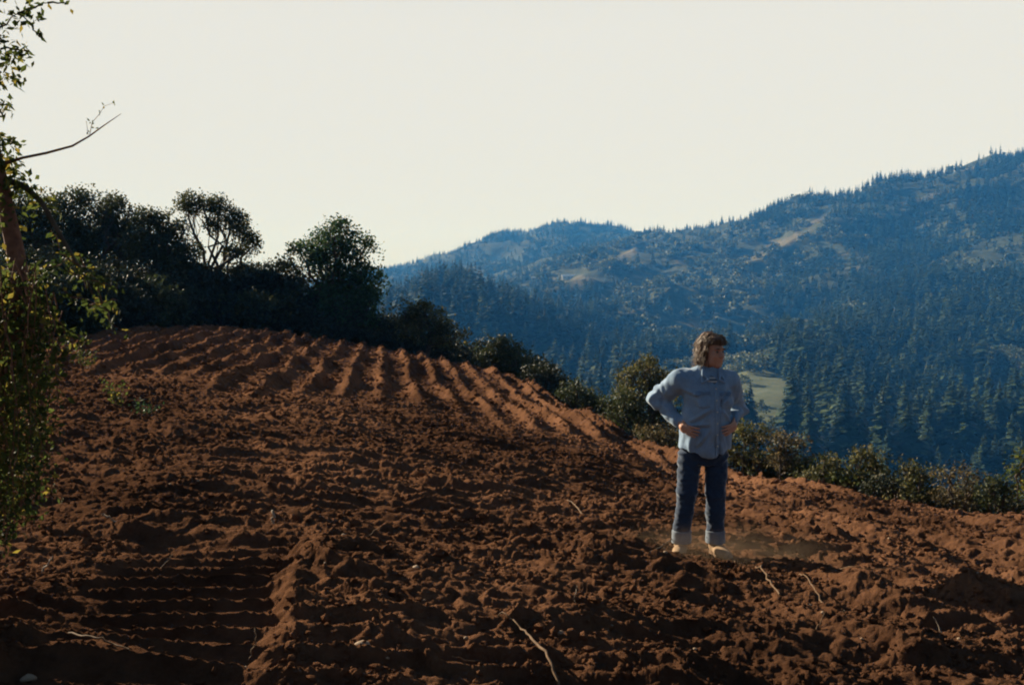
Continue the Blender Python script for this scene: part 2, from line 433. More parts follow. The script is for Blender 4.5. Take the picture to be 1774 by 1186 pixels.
px_ = np.where(np.abs(T_) < 1.2, CX + np.tan(np.clip(T_, -1.2, 1.2)) * F_PX, -9999)
Yc = R_ * np.cos(T_)
infield = (1 - sstep(0, 7, Yc - (edge_Y(px_) * 1.03 + 2.0))) * (np.abs(T_) < 1.09)
Z_ = Z_ - 0.7 * infield - 0.12 * (R_ < 60)
V = np.stack([X_.ravel(), Y_.ravel(), Z_.ravel()], 1)
fc = grid_faces(len(th), len(lr))
me = fast_mesh('hills', V, fc, True, [M_HILL, M_MEADOW])
py_ = HOR - Z_ / np.maximum(Yc, 1) * F_PX
bare = bare_at(px_, py_) * (R_ > 380) * np.clip(0.85 + 0.9 * fbm(X_ / 45.0, Y_ / 45.0, 66, 3), 0, 1)
bare = np.maximum(bare, 0.35 * (fbm(X_ / 120.0, Y_ / 120.0, 77, 2) > 0.25) * (R_ > 1000))
a = me.attributes.new('bare', 'FLOAT', 'POINT'); a.data.foreach_set('value', bare.ravel().astype(np.float32))
md = (((px_ - 1335) / 80) ** 2 + ((py_ - 692) / 62) ** 2 + 0.4 * fbm(X_ / 22.0, Y_ / 22.0, 68, 3) < 1) & (R_ > 300) & (R_ < 900)
mi = md.ravel()[fc].all(1).astype(np.int32)
me.polygons.foreach_set('material_index', mi)
tag(link('hills', me), 'wooded mountain slopes and valley with dry clearings', kind='structure')

# ------------------------------------------------------------------ haze: a closed box of even, thin air round everything
HZ = (-3600, -300, -260, 3600, 6300, 460)
bx = np.array([(HZ[i], HZ[1 + j], HZ[2 + k]) for i in (0, 3) for j in (0, 3) for k in (0, 3)], float)
bf = np.array([(0, 1, 3, 2), (4, 6, 7, 5), (0, 4, 5, 1), (2, 3, 7, 6), (0, 2, 6, 4), (1, 5, 7, 3)])
t = NT('haze_air')
pv = t.node('ShaderNodeVolumePrincipled')
HAZE = 0.00022
pv.inputs['Color'].default_value = (0.06, 0.33, 0.96, 1)
pv.inputs['Density'].default_value = HAZE
pv.inputs['Anisotropy'].default_value = 0.0
pv.inputs['Absorption Color'].default_value = (1, 1, 1, 1)
t.l.new(pv.outputs[0], t.out.inputs['Volume'])
hz = link('haze', fast_mesh('haze', bx, bf, False, [t.m]))
tag(hz, 'thin blue haze filling the valley', kind='stuff')

# ------------------------------------------------------------------ plants
def rand_rot(rs, n):
    z = rs.uniform(-1, 1, n); a = rs.uniform(0, 2 * pi, n); s = np.sqrt(1 - z * z)
    nrm = np.stack([s * np.cos(a), s * np.sin(a), z], 1)
    b = rs.normal(size=(n, 3)); t_ = np.cross(nrm, b); t_ /= np.linalg.norm(t_, axis=1)[:, None] + 1e-9
    return nrm, t_, np.cross(nrm, t_)

def leaves(rs, pos, size, flat=0.0, aspect=0.55, droop=None):
    """a four-cornered folded leaf at each position"""
    n = len(pos); nrm, t_, b = rand_rot(rs, n)
    if flat:
        nrm = nrm * (1 - flat) + np.array([0, 0, 1.0]) * flat
        t_ = np.cross(nrm, rs.normal(size=(n, 3))); t_ /= np.linalg.norm(t_, axis=1)[:, None]; nrm /= np.linalg.norm(nrm, axis=1)[:, None]; b = np.cross(nrm, t_)
    if droop is not None:
        t_ = t_ * (1 - droop) + np.array([0, 0, -1.0]) * droop; t_ /= np.linalg.norm(t_, axis=1)[:, None]
        b = np.cross(nrm, t_); b /= np.linalg.norm(b, axis=1)[:, None]
    s = (size * rs.uniform(0.6, 1.3, n))[:, None]
    v = np.stack([pos, pos + t_ * s * 0.45 + b * s * aspect * 0.5 + nrm * s * 0.08, pos + t_ * s, pos + t_ * s * 0.5 - b * s * aspect * 0.5 + nrm * s * 0.08], 1).reshape(-1, 3)
    f = np.arange(n * 4).reshape(-1, 4)
    return v, f

def tubes(segs, sides=6):
    """segs: list of point chains [(p, r), ...] -> tapered tubes"""
    VV, FF = [], []; off = 0
    for ch in segs:
        P = np.array([c[0] for c in ch], float); R = np.array([c[1] for c in ch], float); n = len(P)
        if n < 2: continue
        T = np.gradient(P, axis=0); T /= np.linalg.norm(T, axis=1)[:, None] + 1e-9
        ref = np.array([0.31, 0.9, 0.2]) if abs(T[0][2]) > 0.7 else np.array([0, 0, 1.0])
        A = np.cross(T, ref); A /= np.linalg.norm(A, axis=1)[:, None] + 1e-9; B = np.cross(T, A)
        an = np.arange(sides) * 2 * pi / sides
        ring = P[:, None] + R[:, None, None] * (A[:, None] * np.cos(an)[None, :, None] + B[:, None] * np.sin(an)[None, :, None])
        VV.append(ring.reshape(-1, 3))
        i = np.arange(n - 1)[:, None] * sides; j = np.arange(sides)[None]; k = (j + 1) % sides
        FF.append(np.stack([off + i + j, off + i + k, off + i + sides + k, off + i + sides + j], -1).reshape(-1, 4))
        off += n * sides
    return np.concatenate(VV), np.concatenate(FF)

def wiggle(rs, p0, p1, r0, r1, n=5, amp=0.08):
    p0 = np.array(p0, float); p1 = np.array(p1, float); L = np.linalg.norm(p1 - p0)
    ts = np.linspace(0, 1, n + 1); P = p0 + (p1 - p0) * ts[:, None]
    off = rs.normal(size=(n + 1, 3)) * amp * L * np.sin(pi * ts)[:, None]
    P = P + off; R = r0 + (r1 - r0) * ts
    return [(P[i], R[i]) for i in range(n + 1)]

M_BARK = plain_mat('bark_grey_brown', (0.05, 0.035, 0.025), (0.12, 0.09, 0.065), 12, 0.9, 0.6, 0.03)
M_BARK_RED = plain_mat('bark_red_brown', (0.10, 0.04, 0.025), (0.24, 0.11, 0.07), 20, 0.85, 0.6, 0.01)
L_OAK = leaf_mat('leaves_oak', (0.026, 0.036, 0.014), (0.070, 0.084, 0.030), (0.11, 0.10, 0.035), 0.5, 0.32, 0.88)
L_ROUND = leaf_mat('leaves_deep_green', (0.022, 0.050, 0.020), (0.055, 0.105, 0.038), (0.09, 0.14, 0.04), 0.7, 0.36, 0.9)
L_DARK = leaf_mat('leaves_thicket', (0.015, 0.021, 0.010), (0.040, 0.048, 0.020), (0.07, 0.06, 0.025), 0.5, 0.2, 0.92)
L_OLIVE = leaf_mat('leaves_olive_scrub', (0.040, 0.046, 0.017), (0.125, 0.125, 0.045), (0.19, 0.155, 0.06), 1.2, 0.42, 0.8)
L_BROWN = leaf_mat('leaves_brown_scrub', (0.045, 0.040, 0.020), (0.125, 0.098, 0.046), (0.18, 0.13, 0.06), 1.2, 0.4, 0.75)
L_GREEN = leaf_mat('leaves_green_scrub', (0.032, 0.050, 0.016), (0.105, 0.125, 0.040), (0.16, 0.155, 0.055), 1.2, 0.42, 0.85)
L_VINE = leaf_mat('leaves_vine', (0.028, 0.046, 0.012), (0.090, 0.110, 0.026), (0.20, 0.16, 0.03), 2.5, 0.58, 0.84)

def tree_mesh(seed, base, blobs, leaf=0.12, ncl=26, nlf=34, clr=0.45, trunk_r=0.14, stems=1, lmat=None, bmat=None, fork=0.45, tip_r=0.012, flat=0.25):
    """trunk and limbs reach into each clump (x,y,z,rx,ry,rz relative to base); leaves gather round the twig ends"""
    rs = np.random.RandomState(seed)
    chains, tips = [], []
    blobs = np.array(blobs, float)
    top = blobs[:, 2].mean()
    forkp = [np.array([rs.normal() * 0.12 * stems, rs.normal() * 0.12 * stems, 0.0]) for _ in range(stems)]
    forks = []
    for s in range(stems):
        f_ = np.array([blobs[:, 0].mean() * 0.5 + rs.normal() * 0.1 * top, blobs[:, 1].mean() * 0.5 + rs.normal() * 0.1 * top, max(0.15, top * fork * rs.uniform(0.8, 1.1))])
        ch = wiggle(rs, forkp[s] - np.array([0, 0, 0.35]), f_, trunk_r * 1.25, trunk_r * 0.75, 6, 0.04)
        chains.append(ch); forks.append(f_)
    for b in blobs:
        s = rs.randint(stems); c = b[:3]; rad = b[3:6]
        limb = wiggle(rs, forks[s], c + rs.normal(size=3) * rad * 0.15, trunk_r * 0.6, trunk_r * 0.25, 6, 0.07)
        chains.append(limb)
        vol = (rad[0] * rad[1] * rad[2]) ** (1 / 3)
        k = max(6, int(ncl * (vol / 1.0) ** 2))
        for _ in range(k):
            d = rs.normal(size=3); d /= np.linalg.norm(d); d[2] = d[2] * 0.9 + 0.12
            tip = c + d * rad * rs.uniform(0.55, 1.08)
            st = limb[rs.randint(2, 7)][0]
            if rs.rand() < 0.5: chains.append(wiggle(rs, st, tip, max(tip_r * 2, trunk_r * 0.14), tip_r, 4, 0.08))
            tips.append(tip)
    tips = np.array(tips)
    # clumps of leaves
    P = []
    for tp in tips:
        m = int(nlf * rs.uniform(0.5, 1.4)); P.append(tp + rs.normal(size=(m, 3)) * clr * rs.uniform(0.45, 0.75) * np.array([1, 1, 0.7]))
    P = [np.clip(p_ - p_.mean(0), -clr * 0.85, clr * 0.85) + p_.mean(0) for p_ in P]
    P = np.concatenate(P)
    P = P[P[:, 2] > 0.02]
    lv, lf = leaves(rs, P, leaf, flat)
    tv, tf = tubes(chains, 6)
    return fast_mesh('trunk', tv, tf, True, [bmat or M_BARK]), fast_mesh('crown', lv, lf, False, [lmat or L_OAK])

def plant(name, label, cat, group, seed, Y, base_px, blobs_px, **kw):
    """blobs_px: clumps as (column, row, half width in photo pixels[, squash]) at distance Y"""
    rs = random.Random(seed * 7 + 1)
    bx_ = (base_px - CX) / F_PX * Y
    bz = float(hill_h(bx_, Y) if False else base_h(bx_, Y)) - 0.05
    base = np.array([bx_, Y, bz]); bl = []
    for b in blobs_px:
        p = PX(b[0], b[1], Y) - base; r_ = b[2] / F_PX * Y
        sq = b[3] if len(b) > 3 else 0.85
        bl.append((p[0], p[1] + rs.uniform(-0.5, 0.5) * r_, p[2], r_, r_, r_ * sq))
    parts = tree_mesh(seed, base, bl, **kw)
    o = thing(name, label, cat, tuple(base), group)
    link('trunk' if 'tree' in name or name == 'oak' else 'stem', parts[0], o); link('crown' if 'tree' in name else 'foliage', parts[1], o)
    return o

FIELD_TREES = 'trees along the top edge of the field'
kw = dict(leaf=0.17, ncl=38, nlf=60, clr=0.46)
plant('oak_tree', 'dark broad oak behind the vine at the top of the field', 'tree', FIELD_TREES, 11, 49, 70,
      [(30, 400, 55), (95, 372, 38), (128, 348, 26), (60, 445, 62), (120, 430, 55), (20, 350, 35), (150, 470, 45)], **kw)
plant('oak_tree', 'dark oak with a stepped crown next to the broad oak behind the vine', 'tree', FIELD_TREES, 12, 50, 200,
      [(190, 362, 26), (212, 388, 38), (165, 400, 40), (225, 425, 45), (170, 450, 50), (200, 350, 12)], **kw)
plant('oak_tree', 'small oak with a greyish ragged top, close beside the open crowned oak', 'tree', FIELD_TREES, 13, 48, 280,
      [(270, 378, 22), (290, 398, 26), (255, 420, 38), (300, 440, 40), (262, 465, 45), (315, 475, 38)], **kw)
plant('oak_tree', 'spreading oak with open crown, bare forked limbs and sky showing through', 'tree', FIELD_TREES, 14, 49, 362,
      [(330, 356, 22), (352, 350, 17), (385, 366, 24), (405, 385, 24), (425, 405, 22), (438, 428, 15), (318, 388, 14), (375, 392, 17), (405, 440, 18, 0.6), (375, 478, 22, 0.5), (420, 470, 24, 0.6), (330, 480, 30), (445, 490, 30)],
      leaf=0.15, ncl=46, nlf=60, clr=0.38, trunk_r=0.17, fork=0.5)
plant('young_tree', 'low ragged tree filling the gap beside the round deep green tree', 'tree', FIELD_TREES, 15, 48, 480,
      [(462, 470, 18), (488, 468, 20), (515, 485, 22), (470, 500, 32), (510, 515, 30)], **kw)
plant('round_tree', 'full round deep green tree standing alone above the thicket', 'tree', FIELD_TREES, 16, 47, 600,
      [(585, 418, 34), (552, 432, 32), (620, 440, 34), (535, 455, 18), (578, 462, 42), (636, 476, 26), (606, 505, 48), (566, 505, 36), (588, 392, 11), (642, 500, 20), (515, 432, 9), (610, 545, 55)],
      leaf=0.17, ncl=36, nlf=44, clr=0.42, lmat=L_ROUND, trunk_r=0.17)
plant('domed_tree', 'low tree with domed brownish lit crown next to the round tree', 'tree', FIELD_TREES, 17, 44, 735,
      [(735, 545, 30), (705, 545, 26), (762, 560, 26), (730, 565, 42), (780, 585, 28)], leaf=0.13, ncl=46, nlf=44, clr=0.32, lmat=L_OLIVE)

# the black thicket between trees and field
THICK = 'shrubs of the thicket along the field edge'
rt = random.Random(5)
topline_px = [-60, 60, 150, 300, 450, 540, 640, 700, 800, 870, 930, 980]
topline_py = [440, 445, 458, 468, 478, 505, 535, 562, 590, 598, 638, 670]
k = 0
for px in range(-40, 985, 46):
    for rowi in (0, 1):
        p = px + rt.uniform(-12, 12) + 22 * rowi
        top = float(np.interp(p, topline_px, topline_py)) + (0 if rowi == 0 else 30) + rt.uniform(-8, 10)
        Yk = float(edge_Y(p)) * 1.03 + (4.5 if rowi == 0 else 1.8) + rt.uniform(-0.5, 0.8)
        basepy = HOR - float(base_h((p - CX) / F_PX * Yk, Yk)) / Yk * F_PX
        hpx = max(26, basepy - top)
        r1 = min(38, hpx * 0.42)
        bl = [(p + rt.uniform(-8, 8), top + r1 * 0.8, r1), (p - 20, top + hpx * 0.45, r1 * 0.95), (p + 20, top + hpx * 0.5, r1 * 0.95), (p, basepy - r1 * 0.4, r1 * 1.1)]
        if hpx > 95: bl += [(p + 6, top + hpx * 0.68, r1 * 1.15), (p - 18, top + hpx * 0.75, r1), (p + 22, top + hpx * 0.3, r1 * 0.9)]
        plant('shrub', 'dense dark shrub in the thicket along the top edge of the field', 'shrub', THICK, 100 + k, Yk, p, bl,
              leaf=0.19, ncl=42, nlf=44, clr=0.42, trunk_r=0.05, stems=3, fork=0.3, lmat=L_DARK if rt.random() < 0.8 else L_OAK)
        k += 1
# shrubs that can be told apart, down the slope
SH = 'shrubs growing below the field edge'
def shrub(label, seed, Y, px, blobs, mat, leaf=0.09, clr=0.22, ncl=85, nlf=46, name='shrub', group=SH):
    return plant(name, label, 'shrub', group, seed, Y, px, blobs, leaf=leaf, ncl=ncl, nlf=nlf, clr=clr, trunk_r=0.035, stems=3, fork=0.3, lmat=mat)
shrub('rounded dark bush with a lit yellowish rim at the lower end of the thicket', 201, 39, 870, [(868, 606, 26), (890, 625, 30), (850, 625, 30), (915, 650, 26)], L_OAK, 0.12, 0.3)
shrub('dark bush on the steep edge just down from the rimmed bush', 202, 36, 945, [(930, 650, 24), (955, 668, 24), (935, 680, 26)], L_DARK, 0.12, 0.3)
shrub('dusky low bush between thicket and big bush by the shoulder', 203, 32, 1005, [(1000, 678, 20), (1025, 692, 22), (985, 690, 20), (1040, 705, 18)], L_OAK, 0.10, 0.26)
shrub('big domed bush rising behind the man, next to his raised elbow', 204, 27, 1118, [(1118, 650, 30), (1092, 655, 24), (1145, 655, 24), (1120, 632, 22, 0.6), (1100, 680, 30), (1145, 690, 30), (1160, 660, 16)], L_OLIVE, 0.09, 0.2)
shrub('mid green bush under the big domed bush', 205, 26, 1085, [(1088, 700, 30), (1125, 715, 34), (1065, 715, 22), (1100, 735, 32), (1150, 735, 28)], L_OAK, 0.09, 0.22)
shrub('low tangled bush at the soil edge behind the elbow', 206, 24.5, 1140, [(1120, 755, 24), (1155, 765, 28), (1180, 775, 26), (1140, 780, 24)], L_BROWN, 0.08, 0.2)
shrub('greenish bush behind the waist and hand on the open hip', 207, 23, 1235, [(1215, 760, 26), (1245, 765, 28), (1225, 790, 26), (1265, 740, 20)], L_OAK, 0.08, 0.2)
shrub('brown green bush just clear of the hand on the open hip', 208, 22, 1300, [(1290, 748, 22), (1320, 760, 28), (1285, 780, 30), (1310, 805, 28)], L_OLIVE, 0.08, 0.2)
shrub('rusty dark bush with bare twigs below the meadow', 209, 21, 1360, [(1350, 765, 22), (1375, 780, 26), (1350, 800, 30), (1390, 815, 26)], L_BROWN, 0.08, 0.2)
shrub('yellow green bush at the bottom of the meadow, lit on top', 210, 20, 1430, [(1425, 800, 20), (1452, 812, 24), (1425, 828, 24), (1400, 830, 20)], L_OLIVE, 0.075, 0.18)
shrub('leafiest yellow green bush along the soil edge', 211, 19.5, 1510, [(1495, 800, 22), (1520, 800, 22), (1500, 828, 28), (1530, 838, 26), (1475, 835, 20)], L_OLIVE, 0.08, 0.18)
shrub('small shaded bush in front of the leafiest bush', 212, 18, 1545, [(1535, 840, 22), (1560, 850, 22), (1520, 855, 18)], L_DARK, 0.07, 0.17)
shrub('greyish twiggy bush between leafiest bush and rusty one', 213, 18.5, 1590, [(1580, 815, 22), (1605, 818, 24), (1590, 845, 28), (1610, 865, 22)], L_OLIVE, 0.07, 0.18)
shrub('rusty brown twiggy bush against the dark conifers', 214, 17.5, 1665, [(1650, 825, 24), (1680, 830, 26), (1660, 860, 30), (1690, 870, 26)], L_BROWN, 0.065, 0.17)
shrub('dark bush beside the tall yellow leaved shrub', 215, 17, 1735, [(1720, 845, 22), (1750, 850, 24), (1730, 875, 26), (1765, 880, 22)], L_OAK, 0.065, 0.17)
shrub('tall yellow leaved shrub at the border of the view', 216, 16.5, 1785, [(1775, 790, 14), (1770, 820, 16), (1790, 850, 22), (1800, 810, 20)], L_VINE, 0.07, 0.16, 40, 20)
rb = random.Random(77)
k = 0
for px in list(range(1040, 1290, 42)) + list(range(1290, 2000, 36)):
    p = px + rb.uniform(-8, 8)
    Yk = float(edge_Y(p)) * 1.05 + 1.2 + rb.uniform(0, 1.2)
    zb = float(base_h((p - CX) / F_PX * Yk, Yk)); bpy_ = HOR - zb / Yk * F_PX
    edgepy = float(np.interp(p, [1040, 1060, 1130, 1215, 1400, 1600, 1774, 2000], [735, 745, 785, 812, 846, 885, 907, 940]))
    hh = rb.uniform(26, 50)
    r1 = rb.uniform(20, 28)
    shrub('low scrubby bush filling in along the lower soil edge', 300 + k, Yk, p, [(p, edgepy - hh + r1 * 0.6, r1), (p + 16, edgepy - hh * 0.4, r1), (p - 14, edgepy - hh * 0.3, r1)],
          rb.choice([L_OLIVE, L_OLIVE, L_OAK, L_GREEN, L_GREEN, L_BROWN]), 0.085, 0.22, 90, 48, group='scrubby bushes filling the lower soil edge')
    k += 1

# ------------------------------------------------------------------ vine covered tree close by at the left
VY = 4.9
rs = np.random.RandomState(91)
tb = np.array([(-95 - CX) / F_PX * VY, VY, 0.0]); tb[2] = float(base_h(tb[0], tb[1])) - 0.05
def rel(px, py, Y=VY): return PX(px, py, Y) - tb
vt = thing('vine_covered_tree', 'slender leaning tree close by, half hidden under hanging vines', 'tree', tuple(tb))
ch = [[(np.array([0, 0, -0.2]), 0.10), (rel(-60, 900), 0.085), (rel(-25, 700), 0.075), (rel(40, 520), 0.05), (rel(28, 430), 0.042), (rel(8, 330), 0.036), (rel(-10, 240), 0.032), (rel(-25, 120), 0.026), (rel(-20, 0), 0.02), (rel(0, -120), 0.012), (rel(10, -220), 0.006)]]
v, f = tubes(ch, 10); link('trunk', fast_mesh('trunk', v, f, True, [M_BARK_RED]), vt)
b1 = [[(rel(-5, 290), 0.012), (rel(45, 275), 0.007), (rel(85, 267), 0.0065), (rel(130, 255), 0.0055), (rel(160, 238), 0.004), (rel(185, 220), 0.0028), (rel(215, 200), 0.0012)],
      [(rel(160, 238), 0.002), (rel(165, 215), 0.0015), (rel(178, 200), 0.0013), (rel(186, 187), 0.001), (rel(203, 181), 0.0007)], [(rel(158, 236), 0.0015), (rel(155, 212), 0.0008)]]
v, f = tubes(b1, 6); link('branch', fast_mesh('branch', v, f, True, [M_BARK_RED]), vt)
b2 = [[(rel(5, 310), 0.02), (rel(45, 322), 0.016), (rel(75, 350), 0.013), (rel(100, 395), 0.011), (rel(125, 440), 0.009), (rel(150, 480), 0.006), (rel(165, 520), 0.003)]]
v, f = tubes(b2, 6); link('branch', fast_mesh('branch', v, f, True, [M_BARK]), vt)
P = []
def puff(px, py, r, n, Y=VY):
    c = rel(px, py, Y); s = r / F_PX * Y
    P.append(c + np.clip(rs.normal(size=(n, 3)), -1.8, 1.8) * np.array([s, s * 1.3, s]) * 0.6)
for a in ((28, 100, 26, 70), (20, 135, 18, 40), (48, 92, 14, 22), (5, 60, 18, 30), (38, 30, 12, 20), (62, 18, 12, 18), (80, 32, 9, 10), (60, 45, 7, 9), (75, 60, 5, 6), (90, 8, 8, 6), (14, 180, 14, 22), (8, 200, 10, 16),
          (20, 250, 20, 50), (14, 285, 22, 60), (28, 310, 18, 40), (50, 320, 16, 30), (70, 345, 20, 36), (95, 350, 16, 16), (10, 340, 24, 60), (0, 380, 40, 90), (-20, 280, 40, 120), (-30, 120, 45, 160), (-30, 20, 50, 160), (-40, -60, 60, 160), (0, -120, 60, 120),
          (120, 12, 7, 4)):
    puff(*a)
P_ = np.concatenate(P)
for q_ in ((203, 181), (186, 187), (178, 200), (165, 215), (155, 212), (168, 224), (160, 232)):
    P_ = np.concatenate([P_, rel(*q_) + rs.normal(size=(3, 3)) * 0.006])
n_small = 21
v1, f1 = leaves(rs, P_[:-n_small], 0.042, 0.1, 0.5, 0.35); v2, f2 = leaves(rs, P_[-n_small:], 0.016, 0, 0.6)
tw = []
for a in ((40, 30, 62, 20), (62, 20, 92, 12), (92, 12, 125, 12), (60, 45, 75, 68), (40, 30, 60, 45), (10, 90, 58, 95), (0, 60, 40, 30), (0, 100, 12, 90), (-20, 60, 0, 60)):
    tw.append(wiggle(rs, rel(a[0], a[1]), rel(a[2], a[3]), 0.006, 0.002, 4, 0.05))
link('crown', fast_mesh('crown', np.concatenate([v1, v2]), np.concatenate([f1, f2 + len(v1)]), False, [L_VINE]), vt)
v, f = tubes(tw, 5); link('twig', fast_mesh('twig', v, f, True, [M_BARK]), vt)

vb = tb + np.array([0.25, 0.0, 0.0]); vb[2] = float(base_h(vb[0], vb[1])) - 0.02
vine = thing('hanging_vine', 'thick curtain of green and yellow vine leaves hanging to the soil', 'vine', tuple(vb))
def relv(px, py, Y=VY): return PX(px, py, Y) - vb
strands, P = [], []
for i in range(98):
    sx = rs.uniform(-110, 98); top = 470 + max(0, sx - 60) * 0.9 + rs.uniform(-20, 60) + max(0, 25 - sx) * -0.4
    Yi = VY + rs.uniform(-0.45, 0.35)
    end = rs.uniform(700, 990) if sx < 70 else rs.uniform(620, 880)
    end = min(end, 985 if sx < 40 else 900)
    n = 12; pts = []
    for j in range(n + 1):
        tt = j / n
        pts.append((relv(sx + 14 * sin(tt * 5 + i) + 6 * rs.normal() * 0.4 - 12 * tt * (sx > 70), top + (end - top) * tt, Yi), 0.0035 * (1 - 0.6 * tt)))
    strands.append(pts)
    m = int((end - top) / 4.2)
    tts = rs.rand(m); idx = np.minimum((tts * n).astype(int), n - 1); fr = (tts * n - idx)[:, None]
    A = np.array([q[0] for q in pts]); P.append(A[idx] * (1 - fr) + A[idx + 1] * fr + rs.normal(size=(m, 3)) * 0.028)
for (a, b, n) in (((105, 440), (165, 480), 14), ((120, 470), (205, 500), 18), ((140, 440), (150, 500), 10), ((110, 500), (215, 575), 20), ((150, 530), (205, 520), 14), ((95, 560), (150, 600), 18), ((60, 470), (130, 450), 20), ((100, 620), (150, 590), 12), ((170, 500), (190, 560), 10), ((90, 400), (140, 470), 10)):
    Yi = VY + rs.uniform(-0.2, 0.3)
    p0, p1 = relv(*a, Yi), relv(*b, Yi); strands.append(wiggle(rs, p0, p1, 0.004, 0.0015, 5, 0.06))
    tts = rs.rand(n * 2)[:, None]; P.append(p0 + (p1 - p0) * tts + rs.normal(size=(n * 2, 3)) * 0.02)
v, f = tubes(strands, 5); link('stem', fast_mesh('stem', v, f, True, [M_BARK_RED]), vine)
v, f = leaves(rs, np.concatenate(P), 0.038, 0.05, 0.55, 0.35); link('foliage', fast_mesh('foliage', v, f, False, [L_VINE]), vine)

# weeds standing in the soil
def weed(px, py, h, seed, label, n=60, w=0.18):
    rs = np.random.RandomState(seed)
    Y = 10.0
    for _ in range(12):
        x = (px - CX) / F_PX * Y; zz = float(base_h(x, Y)); Y = Y * 0.5 + 0.5 * (-zz * F_PX / (py - HOR))
    x = (px - CX) / F_PX * Y; z = float(soil_z(x, Y))
    o = thing('weed', label, 'weed', (x, Y, z), 'weeds left standing in the soil')
    st, P = [], []
    for i in range(7):
        a = rs.uniform(0, 2 * pi); tip = np.array([cos(a) * w * rs.uniform(0.3, 1), sin(a) * w * rs.uniform(0.3, 1), h * rs.uniform(0.5, 1)])
        st.append(wiggle(rs, (0, 0, -0.03), tip, 0.006, 0.002, 4, 0.08)); P.append(tip * rs.uniform(0.2, 1.05, (n // 7, 1)) + rs.normal(size=(n // 7, 3)) * 0.03)
    v, f = tubes(st, 5); link('stem', fast_mesh('stem', v, f, True, [M_BARK]), o)
    v, f = leaves(rs, np.concatenate(P), 0.06, 0.2); link('foliage', fast_mesh('foliage', v, f, False, [L_VINE if seed % 2 else L_ROUND]), o)
weed(205, 705, 0.42, 1, 'tallest leafy weed in the soil beyond the vine', 130, 0.3)
weed(243, 722, 0.26, 2, 'small low weed next to the tallest weed', 80, 0.3)
weed(150, 640, 0.5, 3, 'weed clump at the soil edge behind the vine leaves', 120, 0.4)

# ------------------------------------------------------------------ far woods
L_CON = leaf_mat('needles_conifer', (0.014, 0.032, 0.015), (0.050, 0.082, 0.032), (0.07, 0.10, 0.036), 0.03, 0.18, 0.88)
L_BRD = leaf_mat('leaves_far_broadleaf', (0.045, 0.068, 0.026), (0.120, 0.135, 0.052), (0.15, 0.145, 0.07), 0.02, 0.25, 0.85)
def conifer(rs, h, levels, nb, sub):
    """whorls of drooping sprays on a tall tapering stem"""
    V, Fc = [], []
    R = h * rs.uniform(0.22, 0.32)
    k = 0
    for i in range(levels):
        tz = 0.08 + 0.92 * (i / levels) ** 0.95
        rr = R * (1 - tz ** 1.4) ** 0.9 * (0.55 if tz < 0.15 else 1)
        for j in range(nb):
            a = rs.uniform(0, 2 * pi); L = max(rr * rs.uniform(0.6, 1.25), h * 0.012); z0 = h * tz + rs.uniform(-0.5, 0.5) * h / levels
            d = np.array([cos(a), sin(a), 0]); s_ = np.array([-sin(a), cos(a), 0])
            for q in range(sub):
                o = L * q / sub * 0.8; l2 = L * (1 - 0.5 * q / sub) * 0.7; w = l2 * rs.uniform(0.40, 0.65) + h * 0.010
                aa = rs.uniform(-0.5, 0.5) if sub > 1 else 0
                dd = d * cos(aa) + s_ * sin(aa); ss = s_ * cos(aa) - d * sin(aa)
                p = d * o + np.array([0, 0, z0 - o * 0.25]); 
                V += [p + ss * w * 0.3, p + dd * l2 * 0.6 + ss * w - np.array([0, 0, l2 * 0.22]), p + dd * l2 - np.array([0, 0, l2 * rs.uniform(0.3, 0.6)]), p + dd * l2 * 0.55 - ss * w - np.array([0, 0, l2 * 0.22])]
                Fc.append((k, k + 1, k + 2, k + 3)); k += 4
    V += [np.array([0.02 * h, 0, h * 0.9]), np.array([0, 0.02 * h, h * 0.9]), np.array([0, 0, h * 1.02]), np.array([-0.02 * h, 0, h * 0.9])]
    Fc.append((k, k + 1, k + 2, k + 3))
    return np.array(V), np.array(Fc)
def broadleaf(rs, h, n, lf):
    V = []
    cl = rs.randint(4, 8); R = h * rs.uniform(0.38, 0.5)
    P = []
    for _ in range(cl):
        c = np.array([rs.uniform(-0.5, 0.5) * R, rs.uniform(-0.5, 0.5) * R, h * rs.uniform(0.42, 0.8)]); r_ = R * rs.uniform(0.4, 0.65)
        d = rs.normal(size=(n // cl, 3)); d /= np.linalg.norm(d, axis=1)[:, None]
        P.append(c + d * r_ * rs.uniform(0.75, 1.05, (n // cl, 1)) * np.array([1, 1, 0.8]))
    P = np.concatenate(P)
    return leaves(rs, P, lf, 0.2, 0.9)

# what can be seen of the land from about here (others are not worth building)
_cp = np.linspace(-150, 1950, 700); _cy = np.exp(np.linspace(math.log(60), math.log(4200), 420))
_gx, _gy = np.meshgrid(_cp, _cy, indexing='ij')
_tt = hill_h((_gx - CX) / F_PX * _gy, _gy) / _gy
_cm = np.maximum.accumulate(_tt, axis=1)
rs = np.random.RandomState(4242)
N = 62000
pxr = rs.uniform(560, 1900, N); Yr = np.sqrt(rs.uniform(330 ** 2, 3150 ** 2, N))
# extra trees near, where they show large
pe = rs.uniform(1000, 1900, 7000); Ye = np.sqrt(rs.uniform(330 ** 2, 1100 ** 2, 7000))
pxr = np.concatenate([pxr, pe]); Yr = np.concatenate([Yr, Ye])
xr = (pxr - CX) / F_PX * Yr; zr = hill_h(xr, Yr); pyr = HOR - zr / Yr * F_PX
ia = np.clip(((pxr + 150) / 2100 * 699).astype(int), 0, 699); ib = np.clip(((np.log(Yr) - math.log(60)) / (math.log(4200) - math.log(60)) * 419).astype(int) - 2, 0, 419)
bare = bare_at(pxr, pyr)
species_n = fbm(xr / 160.0, Yr / 160.0, 88, 3)
